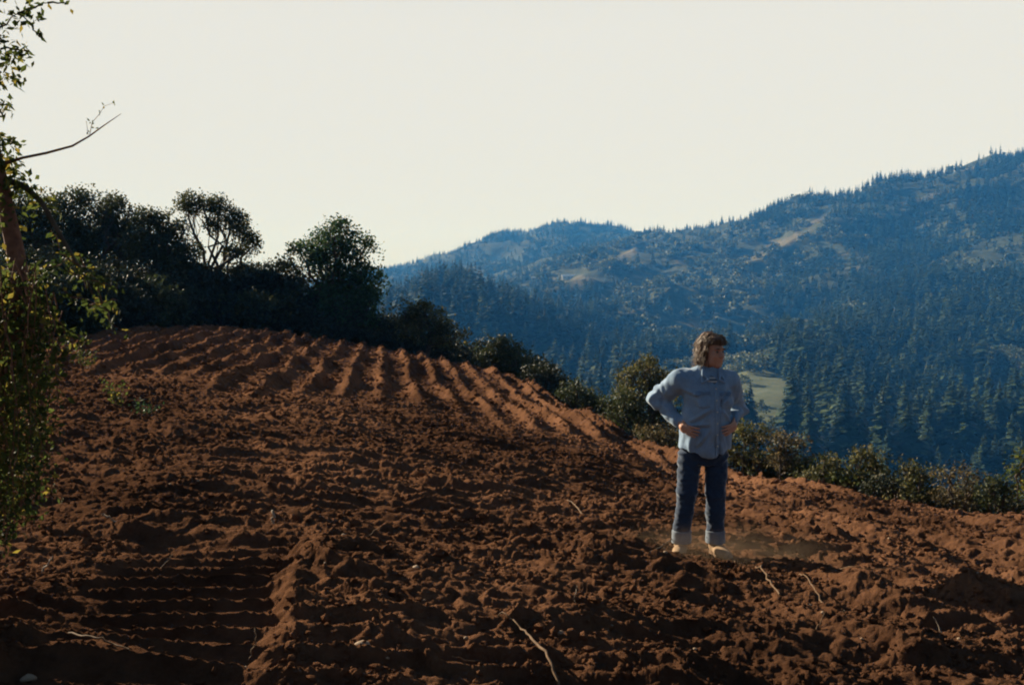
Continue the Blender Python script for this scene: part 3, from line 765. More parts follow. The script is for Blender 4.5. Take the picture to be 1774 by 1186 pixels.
# broadleaf on the open middle slopes, conifers on the near slope, on the spur and along ridges
openness = np.exp(-((pxr - 1220) / 170) ** 2) * sstep(640, 560, pyr) * sstep(395, 430, pyr) * 1.0 + bare * 1.5 + np.exp(-((pyr - 585) / 22.0) ** 2) * (pxr > 1080) * (pxr < 1400) * 1.2
far_ridge = (Yr > 2300)
isbroad = (species_n * 0.9 + openness * 0.9 - 0.08 * far_ridge) > 0.42
hgt = np.where(isbroad, rs.uniform(9, 16, len(Yr)), rs.uniform(13, 37, len(Yr)) * np.interp(Yr, [400, 1300, 2000], [1.0, 0.82, 0.52]))
hgt = np.where(rs.rand(len(Yr)) < 0.25, hgt * 0.6, hgt)
lowz = (pxr > 1130) & (pxr < 1345) & (Yr > 470) & (Yr < 800)
hgt = np.where(lowz, rs.uniform(3, 9, len(Yr)), hgt); isbroad = isbroad | lowz
isbroad = isbroad & (Yr > 470)
spur = (pxr > 680) & (pxr < 1010) & (Yr > 760) & (Yr < 1150)
isbroad = isbroad & ~spur; hgt = np.where(spur, hgt * 1.15, hgt)
okv = (zr + hgt) / Yr > _cm[ia, ib] - 0.004
dens = 1 - 0.93 * np.clip(bare * 1.6, 0, 1) - 0.30 * np.clip(openness, 0, 1)
dens = dens * 0.72 * np.clip(0.85 + 1.6 * fbm(xr / 130.0, Yr / 170.0, 99, 2), 0.2, 1)
dens = np.where(spur, 0.95, dens)
md = (np.abs(pxr - 1328) < 48 + 26 * noise(pyr / 13.0 + 2.5, pxr * 0 + 0.3 + (pxr > 1328) * 7, 5) - 0.12 * np.abs(pyr - 690)) & (pyr > 650) & (pyr - hgt / Yr * F_PX < 715)
keep = okv & (rs.rand(len(Yr)) < dens) & ~(md & (Yr < 900) & (rs.rand(len(Yr)) < np.where(hgt < 9, 0.72, 1.0))) & (pyr < 1000)
xr, Yr, zr, hgt, isbroad, pxr, pyr = [a_[keep] for a_ in (xr, Yr, zr, hgt, isbroad, pxr, pyr)]
# hand-placed: the big dark conifers at the meadow's side
big = [(1398, 500, 31), (1415, 505, 27), (1385, 515, 24), (1432, 520, 22), (1375, 530, 17), (1265, 900, 30), (1175, 930, 28), (1310, 950, 27)]
size = hgt / Yr
near_con = np.where(~isbroad & (Yr < 1250) & (pxr < 1850) & (pyr - size * F_PX < 790))[0]
near_con = near_con[np.argsort(-size[near_con])][:240]
near_brd = np.where(isbroad & (Yr < 1300) & (pxr < 1850) & (pyr - size * F_PX < 760))[0]
near_brd = near_brd[np.argsort(-size[near_brd])][:110]
conp = []
for i in range(5):
    r2 = np.random.RandomState(500 + i); v, f = conifer(r2, 1.0 * 25, 26, 9, 3)
    tv, tf = tubes([[(np.array([0, 0, -2.0]), 0.5), (np.array([0, 0, 8.0]), 0.35), (np.array([0, 0, 24.0]), 0.06)]], 6)
    conp.append((fast_mesh('crown', v, f, False, [L_CON]), fast_mesh('trunk', tv, tf, True, [M_BARK])))
brdp = []
for i in range(4):
    r2 = np.random.RandomState(600 + i); v, f = broadleaf(r2, 10.0, 900, 0.75)
    tv, tf = tubes([[(np.array([0, 0, -1.5]), 0.3), (np.array([0.2, 0, 3.0]), 0.22), (np.array([0, 0.3, 7.0]), 0.06)]], 6)
    brdp.append((fast_mesh('crown', v, f, False, [L_BRD]), fast_mesh('trunk', tv, tf, True, [M_BARK])))
def far_tree(kind, protos, x, y, z, h, h0, label, group, r):
    o = thing(kind, label, 'tree', (x, y, z), group, r.uniform(0, 2 * pi)); s = h / h0
    w = s * r.uniform(0.85, 1.2); o.scale = (w, w, s)
    pr = protos[r.randrange(len(protos))]
    link('crown', pr[0], o); link('trunk', pr[1], o)
r = random.Random(9)
for i in near_con:
    far_tree('conifer_tree', conp, float(xr[i]), float(Yr[i]), float(zr[i]) - 0.5, float(hgt[i]), 25, 'dark blue green conifer in the wood across the valley', 'conifers in the wood across the valley', r)
for i in near_brd:
    far_tree('broadleaf_tree', brdp, float(xr[i]), float(Yr[i]), float(zr[i]) - 0.3, float(hgt[i]), 10, 'pale green round broadleaf tree on the slope across the valley', 'broadleaf trees across the valley', r)
BL = ['tallest dark conifer of the clump at the meadow side', 'second tallest conifer of the clump at the meadow side', 'conifer leaning into the meadow, nearest the grass', 'outer conifer of the meadow clump, away from the grass', 'smallest conifer at the grass edge of the meadow clump',
      'tall lone conifer on the slope right above the man', 'tall pointed conifer above the scrub band over the elbow', 'pointed conifer next to the tall lone one']
for (p, Y, h), lb in zip(big, BL):
    x = (p - CX) / F_PX * Y
    far_tree('conifer_tree', conp, x, Y, float(hill_h(x, Y)) - 0.5, h, 25, lb, 'conifers in the wood across the valley', r)
rest = np.ones(len(xr), bool); rest[near_con] = False; rest[near_brd] = False
def mass(name, idx, lods, h0, mat, label):
    VV, FF = [], []; off = 0
    r_ = np.random.RandomState(31)
    for li, (v, f) in enumerate(lods):
        sel = idx[li::len(lods)]
        if not len(sel): continue
        a_ = r_.uniform(0, 2 * pi, len(sel)); s = hgt[sel] / h0; w = s * r_.uniform(0.9, 1.35, len(sel))
        ca, sa = np.cos(a_), np.sin(a_)
        X = (v[None, :, 0] * ca[:, None] - v[None, :, 1] * sa[:, None]) * w[:, None] + xr[sel][:, None]
        Y = (v[None, :, 0] * sa[:, None] + v[None, :, 1] * ca[:, None]) * w[:, None] + Yr[sel][:, None]
        Z = v[None, :, 2] * s[:, None] + zr[sel][:, None] - 0.5
        VV.append(np.stack([X, Y, Z], -1).reshape(-1, 3))
        FF.append((f[None] + (off + np.arange(len(sel))[:, None, None] * len(v))).reshape(-1, 4)); off += len(sel) * len(v)
    o = link(name, fast_mesh(name, np.concatenate(VV), np.concatenate(FF), False, [mat]))
    tag(o, label, kind='stuff')
ci = np.where(rest & ~isbroad)[0]; bi = np.where(rest & isbroad)[0]
r2 = np.random.RandomState(71)
lod_n = [conifer(r2, 25.0, 15, 8, 2) for _ in range(5)]; lod_f = [conifer(r2, 25.0, 10, 8, 1) for _ in range(6)]
mass('near_conifer_wood', ci[Yr[ci] < 1200], lod_n, 25, L_CON, 'dense conifer wood on the slope across the valley')
mass('far_conifer_wood', ci[Yr[ci] >= 1200], lod_f, 25, L_CON, 'hazy conifer wood on the upper slopes and ridges')
blod = [broadleaf(r2, 10.0, 90, 2.0) for _ in range(6)]
mass('far_broadleaf_wood', bi, blod, 10, L_BRD, 'broadleaf scrub and trees on the open mountain slopes')
print('far trees', len(xr), len(ci), len(bi))

# pale roofed house in the clearing high on the slope
M_PALE = plain_mat('pale_wall', (0.55, 0.52, 0.47), (0.65, 0.62, 0.57), 1, 0.8)
M_ROOF = plain_mat('pale_metal_roof', (0.72, 0.72, 0.72), (0.8, 0.8, 0.8), 1, 0.5)
M_DKW = plain_mat('dark_opening', (0.02, 0.02, 0.025), (0.03, 0.03, 0.035), 1, 0.4)
def boxv(lo, hi):
    v = np.array([(x, y, z) for x in (lo[0], hi[0]) for y in (lo[1], hi[1]) for z in (lo[2], hi[2])], float)
    return v, np.array([(0, 1, 3, 2), (4, 6, 7, 5), (0, 4, 5, 1), (2, 3, 7, 6), (0, 2, 6, 4), (1, 5, 7, 3)])
def house(px, py, Y0, L, label):
    # walk out along the bearing until the slope meets the line of sight
    Ys = np.linspace(900, 2400, 1500); zs = hill_h((px - CX) / F_PX * Ys, Ys); k_ = np.argmax(HOR - zs / Ys * F_PX < py)
    Y = float(Ys[k_]); x = (px - CX) / F_PX * Y; z = float(zs[k_]) - 0.3
    o = thing('house', label, 'house', (x, Y, z), 'houses on the mountain slope')
    v, f = boxv((-L / 2, -4, -3), (L / 2, 4, 3.6)); link('wall', fast_mesh('wall', v, f, False, [M_PALE]), o)
    v = np.array([(-L / 2 - .7, -5, 3.4), (L / 2 + .7, -5, 3.4), (L / 2 + .7, 5, 3.4), (-L / 2 - .7, 5, 3.4), (-L / 2 - .7, 0, 6.4), (L / 2 + .7, 0, 6.4)], float)
    q = [(0, 1, 5, 4), (2, 3, 4, 5), (0, 3, 2, 1)]
    rf = bpy.data.meshes.new('roof'); rf.from_pydata([tuple(a) for a in v], [], q + [(0, 4, 3), (1, 2, 5)]); rf.materials.append(M_ROOF); link('roof', rf, o)
    for wx in (-L * .32, 0, L * .32):
        v, f = boxv((wx - .8, -4.06, .8), (wx + .8, -4.003, 2.3)); link('window', fast_mesh('window', v, f, False, [M_DKW]), o)
house(985, 482, 1500, 20, 'long pale roofed house in the clearing below the far ridge')
house(926, 485, 1500, 9, 'small pale hut a little downhill from the long house')

# ------------------------------------------------------------------ clods, stones, roots and sticks on the soil
def ground_at(px, py):
    """where the line of sight through this place of the photograph meets the field"""
    Ys = np.exp(np.linspace(math.log(2.5), math.log(45), 900)); x = (px - CX) / F_PX * Ys
    k_ = np.argmax(HOR - base_h(x, Ys) / Ys * F_PX < py); Y = float(Ys[k_]); return (px - CX) / F_PX * Y, Y
M_STONE = plain_mat('pale_stone', (0.20, 0.13, 0.08), (0.36, 0.27, 0.19), 30, 0.8, 0.4, 0.004)
M_ROOT = plain_mat('pale_root', (0.08, 0.045, 0.024), (0.18, 0.11, 0.06), 35, 0.8, 0.5, 0.004)
M_STICK = plain_mat('bleached_wood', (0.18, 0.14, 0.10), (0.34, 0.28, 0.22), 30, 0.75, 0.3, 0.003)
ico = bpy.data.meshes.new('tmp_ico')
import bmesh
bm = bmesh.new(); bmesh.ops.create_icosphere(bm, subdivisions=2, radius=1.0); bm.to_mesh(ico); bm.free()
IV = np.array([v.co[:] for v in ico.vertices]); IF = np.array([p.vertices[:] for p in ico.polygons])
bpy.data.meshes.remove(ico)
bm = bmesh.new(); bmesh.ops.create_icosphere(bm, subdivisions=1, radius=1.0); IV1 = np.array([v.co[:] for v in bm.verts]); IF1 = np.array([[v.index for v in f.verts] for f in bm.faces]); bm.free()
rs = np.random.RandomState(17)
def lumpy(rs, V, amp=0.25):
    k = rs.normal(size=(5, 3)) * 1.6; ph = rs.uniform(0, 6, 5)
    d = 1 + amp * sum(np.sin(V @ k[i] + ph[i]) for i in range(5)) / 2.2
    return V * d[:, None] * np.array([1, rs.uniform(0.7, 1.1), rs.uniform(0.5, 0.8)])
protos = [lumpy(rs, IV1, 0.4) for _ in range(24)]
N = 60000
u = rs.uniform(-0.62, 0.62, N); Yc = np.exp(rs.uniform(math.log(3.2), math.log(20), N)); xc = u * Yc
pc = CX + u * F_PX
den = 0.5 + 1.1 * noise(xc / 0.7, Yc / 0.7, 140) + 0.5 * noise(xc / 0.2, Yc / 0.2, 141)
tx = xc + 1.80 + 0.12 * (Yc - 5.0); den = np.where((np.abs(tx) < 0.6) & (Yc < 7.2), 0.08, den)
ok = (Yc < edge_Y(pc) * 0.99) & (rs.rand(N) < den)
xc, Yc = xc[ok], Yc[ok]; N = len(xc)
u2 = rs.uniform(-0.62, 0.62, 60000); Y2 = np.sqrt(rs.uniform(14 ** 2, 44 ** 2, 60000)); p2 = CX + u2 * F_PX
k2 = (Y2 < edge_Y(p2) * 1.02) & (rs.rand(60000) < 0.5 + noise(u2 * Y2 / 0.8, Y2 / 1.1, 145)); xc = np.concatenate([xc, (u2 * Y2)[k2]]); Yc = np.concatenate([Yc, Y2[k2]]); N = len(xc)
sz = np.clip(np.exp(rs.normal(math.log(0.0095), 0.55, N)), 0.004, 0.035) * np.interp(Yc, [4, 16, 40], [0.9, 1.9, 3.6]); zc = soil_z(xc, Yc)
PA = np.array(protos)[np.arange(N) % 24]; an = rs.uniform(0, 2 * pi, N)[:, None]
W = np.stack([PA[:, :, 0] * np.cos(an) - PA[:, :, 1] * np.sin(an), PA[:, :, 0] * np.sin(an) + PA[:, :, 1] * np.cos(an), PA[:, :, 2]], -1) * sz[:, None, None] + np.stack([xc, Yc, zc + sz * 0.3], -1)[:, None]
VV = [W.reshape(-1, 3)]; FF = [(IF1[None] + np.arange(N)[:, None, None] * PA.shape[1]).reshape(-1, 3)]
tag(link('soil_clods', fast_mesh('soil_clods', np.concatenate(VV), np.concatenate(FF), False, [M_SOIL])), 'crumbled clods of red brown soil', kind='stuff')

stone_meshes = [fast_mesh('stone', lumpy(rs, IV, 0.25), IF, True, [M_STONE]) for _ in range(6)]
def stone(px, py, s, label, group=None, k=0):
    x, Y = ground_at(px, py); r_ = s / F_PX * Y
    o = link('stone', stone_meshes[k % 6]); o.location = (x, Y, float(soil_z(x, Y)) + r_ * 0.35); o.scale = (r_, r_, r_); o.rotation_euler = (0, 0, k * 1.7)
    tag(o, label, 'stone', group)
stone(622, 1133, 15, 'largest rounded tan stone half sunk in the soil', 'stones on the soil', 0)
stone(972, 1110, 8, 'white stone beside the long pale root', 'stones on the soil', 1)
stone(38, 1170, 11, 'flat tan stone in the near corner under the vine', 'stones on the soil', 2)
stone(718, 1006, 7, 'small grey stone in the middle of the treaded soil', 'stones on the soil', 3)
stone(940, 1103, 5, 'little white stone left of the white stone by the root', 'stones on the soil', 4)
sm = [(438, 828), (295, 742), (291, 853), (563, 900), (516, 975), (593, 962), (734, 1057), (806, 1109), (1155, 985), (1127, 1065), (1176, 1135), (1208, 1140), (1200, 990), (1268, 992), (1408, 1064), (1466, 1082), (1468, 1073), (1628, 1122), (1670, 1132), (1278, 1170), (1320, 1175), (1430, 1083), (596, 893), (700, 905), (520, 830), (340, 848), (1062, 1100), (670, 1148), (860, 1170), (1500, 1120), (1580, 1010), (420, 1135), (905, 960), (560, 1010), (820, 990), (1700, 1060), (1545, 945)]
for i, (a_, b_) in enumerate(sm):
    stone(a_, b_, 2.2 + (i * 37 % 10) * 0.22, 'small pale stone lying on the tilled soil', 'small pale stones scattered on the soil', i)

def lying(name, pts, r0, r1, mat, label, cat, lift=0.02, sides=7, group=None, up=False):
    """pts: places of the photograph (column, row, height above the soil)"""
    W = []
    for p in pts:
        x, Y = ground_at(p[0], p[1]); W.append(np.array([x, Y, float(soil_z(x, Y)) + lift + (p[2] if len(p) > 2 else 0)]))
    if up:
        o_ = PX(pts[0][0], pts[0][1], W[0][1]); W = [W[0] + (PX(p[0], p[1], W[0][1]) - o_) + np.array([0, 0.02 * i, 0]) for i, p in enumerate(pts)]
    W = np.array(W); ts = np.linspace(0, len(W) - 1, len(W) * 4)
    Q = np.stack([np.interp(ts, np.arange(len(W)), W[:, i]) for i in range(3)], 1)
    Q[1:-1] = (Q[:-2] + Q[1:-1] * 2 + Q[2:]) / 4
    rs = np.random.RandomState(int(pts[0][0]) % 1000); Q += rs.normal(size=Q.shape) * r0 * 0.35
    R = np.linspace(r0, r1, len(Q)) * rs.uniform(0.8, 1.2, len(Q))
    o0 = Q[0].copy(); Q[:, 2] = lift * 0.4 + (Q[:, 2] - lift) ; R = R * 0.5
    v, f = tubes([[(Q[i] - o0, R[i]) for i in range(len(Q))]], sides)
    o = link(name, fast_mesh(name, v, f, True, [mat])); o.location = tuple(o0)
    return tag(o, label, cat, group)
G = 'roots and sticks turned up by the plough'
lying('root', [(975, 1186, 0), (955, 1160, .03), (925, 1130, .05), (905, 1105, .05), (880, 1092, .02), (850, 1083, 0)], 0.016, 0.006, M_ROOT, 'long forked pale root running to the lower edge of the view', 'root', group=G)
lying('root', [(1355, 1045, 0), (1335, 1028, .03), (1322, 1012, .04), (1312, 1000, .03), (1316, 990, 0)], 0.013, 0.008, M_ROOT, 'S shaped pale root on the soil near the boots', 'root', group=G)
lying('root', [(1430, 1055, 0), (1412, 1040, .03), (1398, 1022, .04), (1388, 1015, .02)], 0.011, 0.006, M_ROOT, 'short thin root beyond the S shaped root', 'root', group=G)
lying('stick', [(1010, 903, 0), (995, 890, .03), (984, 875, .05)], 0.014, 0.009, M_ROOT, 'straight tan stick lying in the dark hollow', 'stick', group=G)
lying('stick', [(628, 972, 0), (640, 962, .04), (656, 950, .06)], 0.010, 0.006, M_ROOT, 'slanting thin stick in the middle of the tread marks', 'stick', group=G, up=True)
lying('stick', [(66, 982, 0), (74, 970, .05), (80, 958, .10)], 0.012, 0.008, M_STICK, 'bleached stick standing up at the foot of the vine', 'stick', group=G, up=True)
lying('stick', [(172, 916, .06), (182, 924, .05), (195, 934, .02), (215, 940, 0)], 0.016, 0.008, M_STICK, 'bleached stick with knobbed end on the rim of the hollow', 'stick', group=G, up=True)
lying('stick', [(469, 910, 0), (470, 898, .06), (468, 890, .10)], 0.020, 0.016, M_STICK, 'short whitish stub upright in the soil', 'stick', group=G, up=True)
lying('stick', [(272, 970, 0), (282, 960, .05), (292, 946, .08)], 0.008, 0.004, M_ROOT, 'thin brown stick leaning out of the near heap', 'stick', group=G, up=True)
lying('root', [(1515, 1025, 0), (1518, 1012, .05), (1524, 1003, .09)], 0.013, 0.007, M_STICK, 'white upright root stub on the open soil beyond the boots', 'root', group=G, up=True)
lying('root', [(1450, 990, 0), (1480, 1000, .03), (1515, 1006, .02), (1560, 1012, .03), (1610, 1010, 0)], 0.008, 0.004, M_ROOT, 'thin root stretched flat by the white root stub', 'root', group=G)
lying('stick', [(1128, 985, 0.01), (1150, 968, .03), (1172, 950, .06)], 0.010, 0.008, M_BARK, 'dark stick lying beside the boot', 'stick', group=G)
lying('root', [(425, 1125, 0), (432, 1105, .05), (436, 1088, .07), (430, 1075, .05)], 0.009, 0.005, M_ROOT, 'curved root poking from the side of the tread marks', 'root', group=G, up=True)
lying('root', [(1000, 1075, 0), (995, 1060, .05), (1003, 1040, .08)], 0.007, 0.004, M_STICK, 'thin upright root above the long forked root', 'root', group=G, up=True)
lying('root', [(110, 1115, 0), (150, 1132, .03), (180, 1142, .03), (215, 1152, .02)], 0.012, 0.007, M_ROOT, 'pale root along the berm of the tread marks', 'root', group=G)
lying('root', [(870, 1125, 0), (820, 1140, .02), (780, 1155, .03)], 0.010, 0.006, M_ROOT, 'tan root lying across next to the forked root', 'root', group=G)
lying('root', [(1420, 1100, 0), (1432, 1085, .04), (1438, 1072, .05)], 0.008, 0.005, M_ROOT, 'small root stub near the dark furrow', 'root', group=G, up=True)
lying('root', [(1640, 1105, 0), (1636, 1090, .04), (1630, 1078, .07)], 0.008, 0.004, M_STICK, 'pale upright splinter at the far side of the dark furrow', 'root', group=G, up=True)
lying('root', [(1255, 955, 0), (1270, 968, .02), (1278, 985, .01)], 0.012, 0.008, M_ROOT, 'crooked root just in front of the boots', 'root', group=G)
lying('root', [(1730, 1030, .02), (1760, 1036, .03), (1790, 1030, 0)], 0.012, 0.006, M_ROOT, 'curved pale root by the border of the view', 'root', group=G)

# ------------------------------------------------------------------ the man: signed-distance modelling, then surface nets
class SDF:
    def __init__(s, lo, hi, res):
        s.res = res; s.lo = np.array(lo, float); n = [int((hi[i] - lo[i]) / res) + 1 for i in range(3)]
        s.ax = [lo[i] + np.arange(n[i]) * res for i in range(3)]; s.D = np.full(n, 0.5, np.float32)
    def sl(s, lo, hi):
        return tuple(slice(max(0, int((lo[i] - s.lo[i]) / s.res)), max(0, int((hi[i] - s.lo[i]) / s.res) + 2)) for i in range(3))
    def g(s, q): return s.ax[0][q[0]][:, None, None], s.ax[1][q[1]][None, :, None], s.ax[2][q[2]][None, None, :]
    def add(s, fn, lo, hi, k=0.02, pad=None, mode='add'):
        pad = pad if pad is not None else k + 0.03
        q = s.sl(np.array(lo) - pad, np.array(hi) + pad)
        if min(s.D[q].shape) == 0: return
        d = fn(*s.g(q)).astype(np.float32); a = s.D[q]
        if mode == 'add':
            h = np.clip(0.5 + 0.5 * (a - d) / k, 0, 1); s.D[q] = a * (1 - h) + d * h - k * h * (1 - h)
        else:
            d = -d; h = np.clip(0.5 - 0.5 * (a - d) / k, 0, 1); s.D[q] = a * (1 - h) + d * h + k * h * (1 - h)
    def cone(s, a, b, ra, rb, k=0.02, mode='add', squash=(1, 1, 1)):
        a = np.array(a, float); b = np.array(b, float); sq = np.array(squash, float); A = a / sq; B = b / sq; ba = B - A; bb = max(ba @ ba, 1e-9); R = max(ra, rb)
        def fn(x, y, z):
            px, py, pz = x / sq[0] - A[0], y / sq[1] - A[1], z / sq[2] - A[2]
            t = np.clip((px * ba[0] + py * ba[1] + pz * ba[2]) / bb, 0, 1)
            return (np.sqrt((px - ba[0] * t) ** 2 + (py - ba[1] * t) ** 2 + (pz - ba[2] * t) ** 2) - (ra + (rb - ra) * t)) * min(1, sq.min())
        s.add(fn, np.minimum(a, b) - R * sq.max(), np.maximum(a, b) + R * sq.max(), k, mode=mode)
    def ell(s, c, r, M=None, k=0.015, mode='add'):
        c = np.array(c, float); r = np.array(r, float); r = r * (HS if M is not None and M is HM else 1.0); M = np.eye(3) if M is None else M   # rows: local axes
        def fn(x, y, z):
            X, Y, Z = x - c[0], y - c[1], z - c[2]
            L = [M[i][0] * X + M[i][1] * Y + M[i][2] * Z for i in range(3)]
            k0 = np.sqrt((L[0] / r[0]) ** 2 + (L[1] / r[1]) ** 2 + (L[2] / r[2]) ** 2)
            k1 = np.sqrt((L[0] / r[0] ** 2) ** 2 + (L[1] / r[1] ** 2) ** 2 + (L[2] / r[2] ** 2) ** 2) + 1e-9
            return k0 * (k0 - 1) / k1
        s.add(fn, c - r.max(), c + r.max(), k, mode=mode)
    def loft(s, lev, k=0.03, p=2.4):
        lev = np.array(lev, float)
        def fn(x, y, z):
            zz = np.clip(z, lev[0, 0], lev[-1, 0]); I = [np.interp(zz, lev[:, 0], lev[:, j]) for j in (1, 2, 3, 4)]
            e = (np.abs((x - I[0]) / I[2]) ** p + np.abs((y - I[1]) / I[3]) ** p) ** (1 / p)
            d = (e - 1) * np.minimum(I[2], I[3])
            return np.maximum(d, np.maximum(lev[0, 0] - z, z - lev[-1, 0]))
        m = (lev[:, 3].max(), lev[:, 4].max())
        s.add(fn, (lev[:, 1].min() - m[0], lev[:, 2].min() - m[1], lev[0, 0]), (lev[:, 1].max() + m[0], lev[:, 2].max() + m[1], lev[-1, 0]), k)
    def nets(s):
        D = s.D; ins = D < 0
        n = D.shape; c = [slice(0, -1), slice(1, None)]
        cnt = np.zeros([n[0] - 1, n[1] - 1, n[2] - 1], np.int8)
        for i in (0, 1):
            for j in (0, 1):
                for k in (0, 1): cnt += ins[c[i], c[j], c[k]]
        act = (cnt > 0) & (cnt < 8); idx = np.argwhere(act)
        vid = -np.ones(act.shape, np.int64); vid[act] = np.arange(len(idx))
        acc = np.zeros((len(idx), 3)); w = np.zeros(len(idx))
        for ax in range(3):
            o1, o2 = [a_ for a_ in range(3) if a_ != ax]
            for i in (0, 1):
                for j in (0, 1):
                    p = idx.copy(); p[:, o1] += i; p[:, o2] += j; q = p.copy(); q[:, ax] += 1
                    da = D[tuple(p.T)]; db = D[tuple(q.T)]; m = (da < 0) != (db < 0)
                    t_ = np.where(m, da / np.where(m, da - db, 1), 0); pt = p.astype(float); pt[:, ax] += t_
                    acc[m] += pt[m]; w[m] += 1
        V = acc / w[:, None] * s.res + s.lo
        F_ = []
        for ax in range(3):
            o1, o2 = (ax + 1) % 3, (ax + 2) % 3
            sa = [slice(None)] * 3; sb = [slice(None)] * 3; sa[ax] = slice(0, -1); sb[ax] = slice(1, None)
            A = ins[tuple(sa)]; B = ins[tuple(sb)]; e = np.argwhere(A != B)
            e = e[(e[:, o1] > 0) & (e[:, o2] > 0) & (e[:, o1] < n[o1] - 1) & (e[:, o2] < n[o2] - 1)]
            fl = A[tuple(e.T)]
            qs = []
            for (i, j) in ((1, 1), (0, 1), (0, 0), (1, 0)):
                p = e.copy(); p[:, o1] -= i; p[:, o2] -= j; qs.append(vid[tuple(p.T)])
            q = np.stack(qs, 1); q[~fl] = q[~fl][:, ::-1]; F_.append(q)
        return V, np.concatenate(F_)
def normals(V, F_):
    n = np.cross(V[F_[:, 2]] - V[F_[:, 0]], V[F_[:, 3]] - V[F_[:, 1]]); N_ = np.zeros_like(V)
    for k in range(4): np.add.at(N_, F_[:, k], n)
    return N_ / (np.linalg.norm(N_, axis=1)[:, None] + 1e-12)
def n3(V, sx, sy, sz, seed):
    a = noise(V[:, 0] * sx + V[:, 1] * sy * 0.7, V[:, 2] * sz + V[:, 1] * sy * 0.4, seed); b = noise(V[:, 1] * sy - V[:, 0] * sx * 0.3, V[:, 2] * sz, seed + 5)
    return (a + b) * 0.6

MX, MY = (1212 - CX) / F_PX * 8.0, 8.0
MZ = float(soil_z(MX, MY - 0.1)) - 0.022
M_SKIN = plain_mat('skin_tanned', (0.44, 0.21, 0.135), (0.54, 0.29, 0.20), 25, 0.55, 0.15, 0.002, 0.3)
person = None
HS = 1.07
HY = radians(38)                      # how far the head is turned
fv = np.array([sin(HY), -cos(HY), 0.0]); sv = np.array([cos(HY), sin(HY), 0.0]); uv = np.array([0, 0, 1.0])
tilt = radians(4); fv2 = fv * cos(tilt) - uv * sin(tilt); uv2 = uv * cos(tilt) + fv * sin(tilt)
HM = np.stack([fv2, sv, uv2]); HC = np.array([0.098, 0.0, 1.645])
def hd(a, b, c): return HC + (HM[0] * a + HM[1] * b + HM[2] * c) * HS
B = SDF((-0.5, -0.42, -0.02), (0.52, 0.34, 1.84), 0.005)
# head
B.ell(hd(-0.012, 0, 0.028), (0.096, 0.076, 0.098), HM)
B.ell(hd(0.030, 0, -0.045), (0.066, 0.062, 0.068), HM, 0.03)
B.ell(hd(0.066, 0, -0.092), (0.026, 0.030, 0.022), HM, 0.025)
B.ell(hd(0.076, 0, 0.030), (0.018, 0.052, 0.013), HM, 0.015)
for sg in (-1, 1):
    B.ell(hd(0.058, 0.038 * sg, -0.022), (0.030, 0.027, 0.028), HM, 0.02)
    B.ell(hd(0.035, 0.050 * sg, -0.070), (0.035, 0.016, 0.028), HM, 0.02)
    B.ell(hd(-0.004, 0.078 * sg, -0.008), (0.018, 0.010, 0.032), HM, 0.008)
    B.ell(hd(0.096, 0.031 * sg, 0.010), (0.014, 0.017, 0.009), HM, 0.008, 'sub')
B.cone(hd(0.084, 0, 0.016), hd(0.108, 0, -0.024), 0.009, 0.015, 0.008)
B.ell(hd(0.094, 0.013, -0.030), (0.011, 0.009, 0.008), HM, 0.006); B.ell(hd(0.094, -0.013, -0.030), (0.011, 0.009, 0.008), HM, 0.006)
B.ell(hd(0.090, 0, -0.052), (0.010, 0.024, 0.005), HM, 0.006); B.ell(hd(0.088, 0, -0.064), (0.011, 0.020, 0.006), HM, 0.006)
# neck and trunk (under the clothes), arms, hands, legs
B.cone(hd(-0.02, 0, -0.06), (0.07, 0.02, 1.43), 0.058, 0.068, 0.03)
B.loft([(0.78, 0.035, 0.0, 0.13, 0.09), (0.95, 0.045, 0, 0.145, 0.11), (1.12, 0.06, 0, 0.135, 0.11), (1.30, 0.06, 0.0, 0.155, 0.105), (1.42, 0.05, 0.01, 0.16, 0.085), (1.47, 0.06, 0.02, 0.08, 0.06)], 0.03)
SR, ER, WR = (-0.150, 0.01, 1.415), (-0.325, 0.15, 1.255), (-0.165, -0.04, 1.085)
SL, EL, WL = (0.245, 0.03, 1.405), (0.352, 0.17, 1.185), (0.272, -0.03, 1.085)
for (S_, E_, W_) in ((SR, ER, WR), (SL, EL, WL)):
    B.cone(S_, E_, 0.050, 0.040, 0.03); B.cone(E_, W_, 0.040, 0.028, 0.02)
for (hx, kx, ax_) in ((-0.065, -0.095, -0.130), (0.135, 0.135, 0.142)):
    B.cone((hx, 0.0, 0.84), (kx, -0.02, 0.48), 0.075, 0.052, 0.03); B.cone((kx, -0.02, 0.48), (ax_, 0.02, 0.08), 0.050, 0.038, 0.03)
    B.cone((ax_, 0.02, 0.07), (ax_ + (0.03 if hx > 0 else -0.04), -0.14, 0.04), 0.036, 0.030, 0.02, squash=(1, 1, 1))
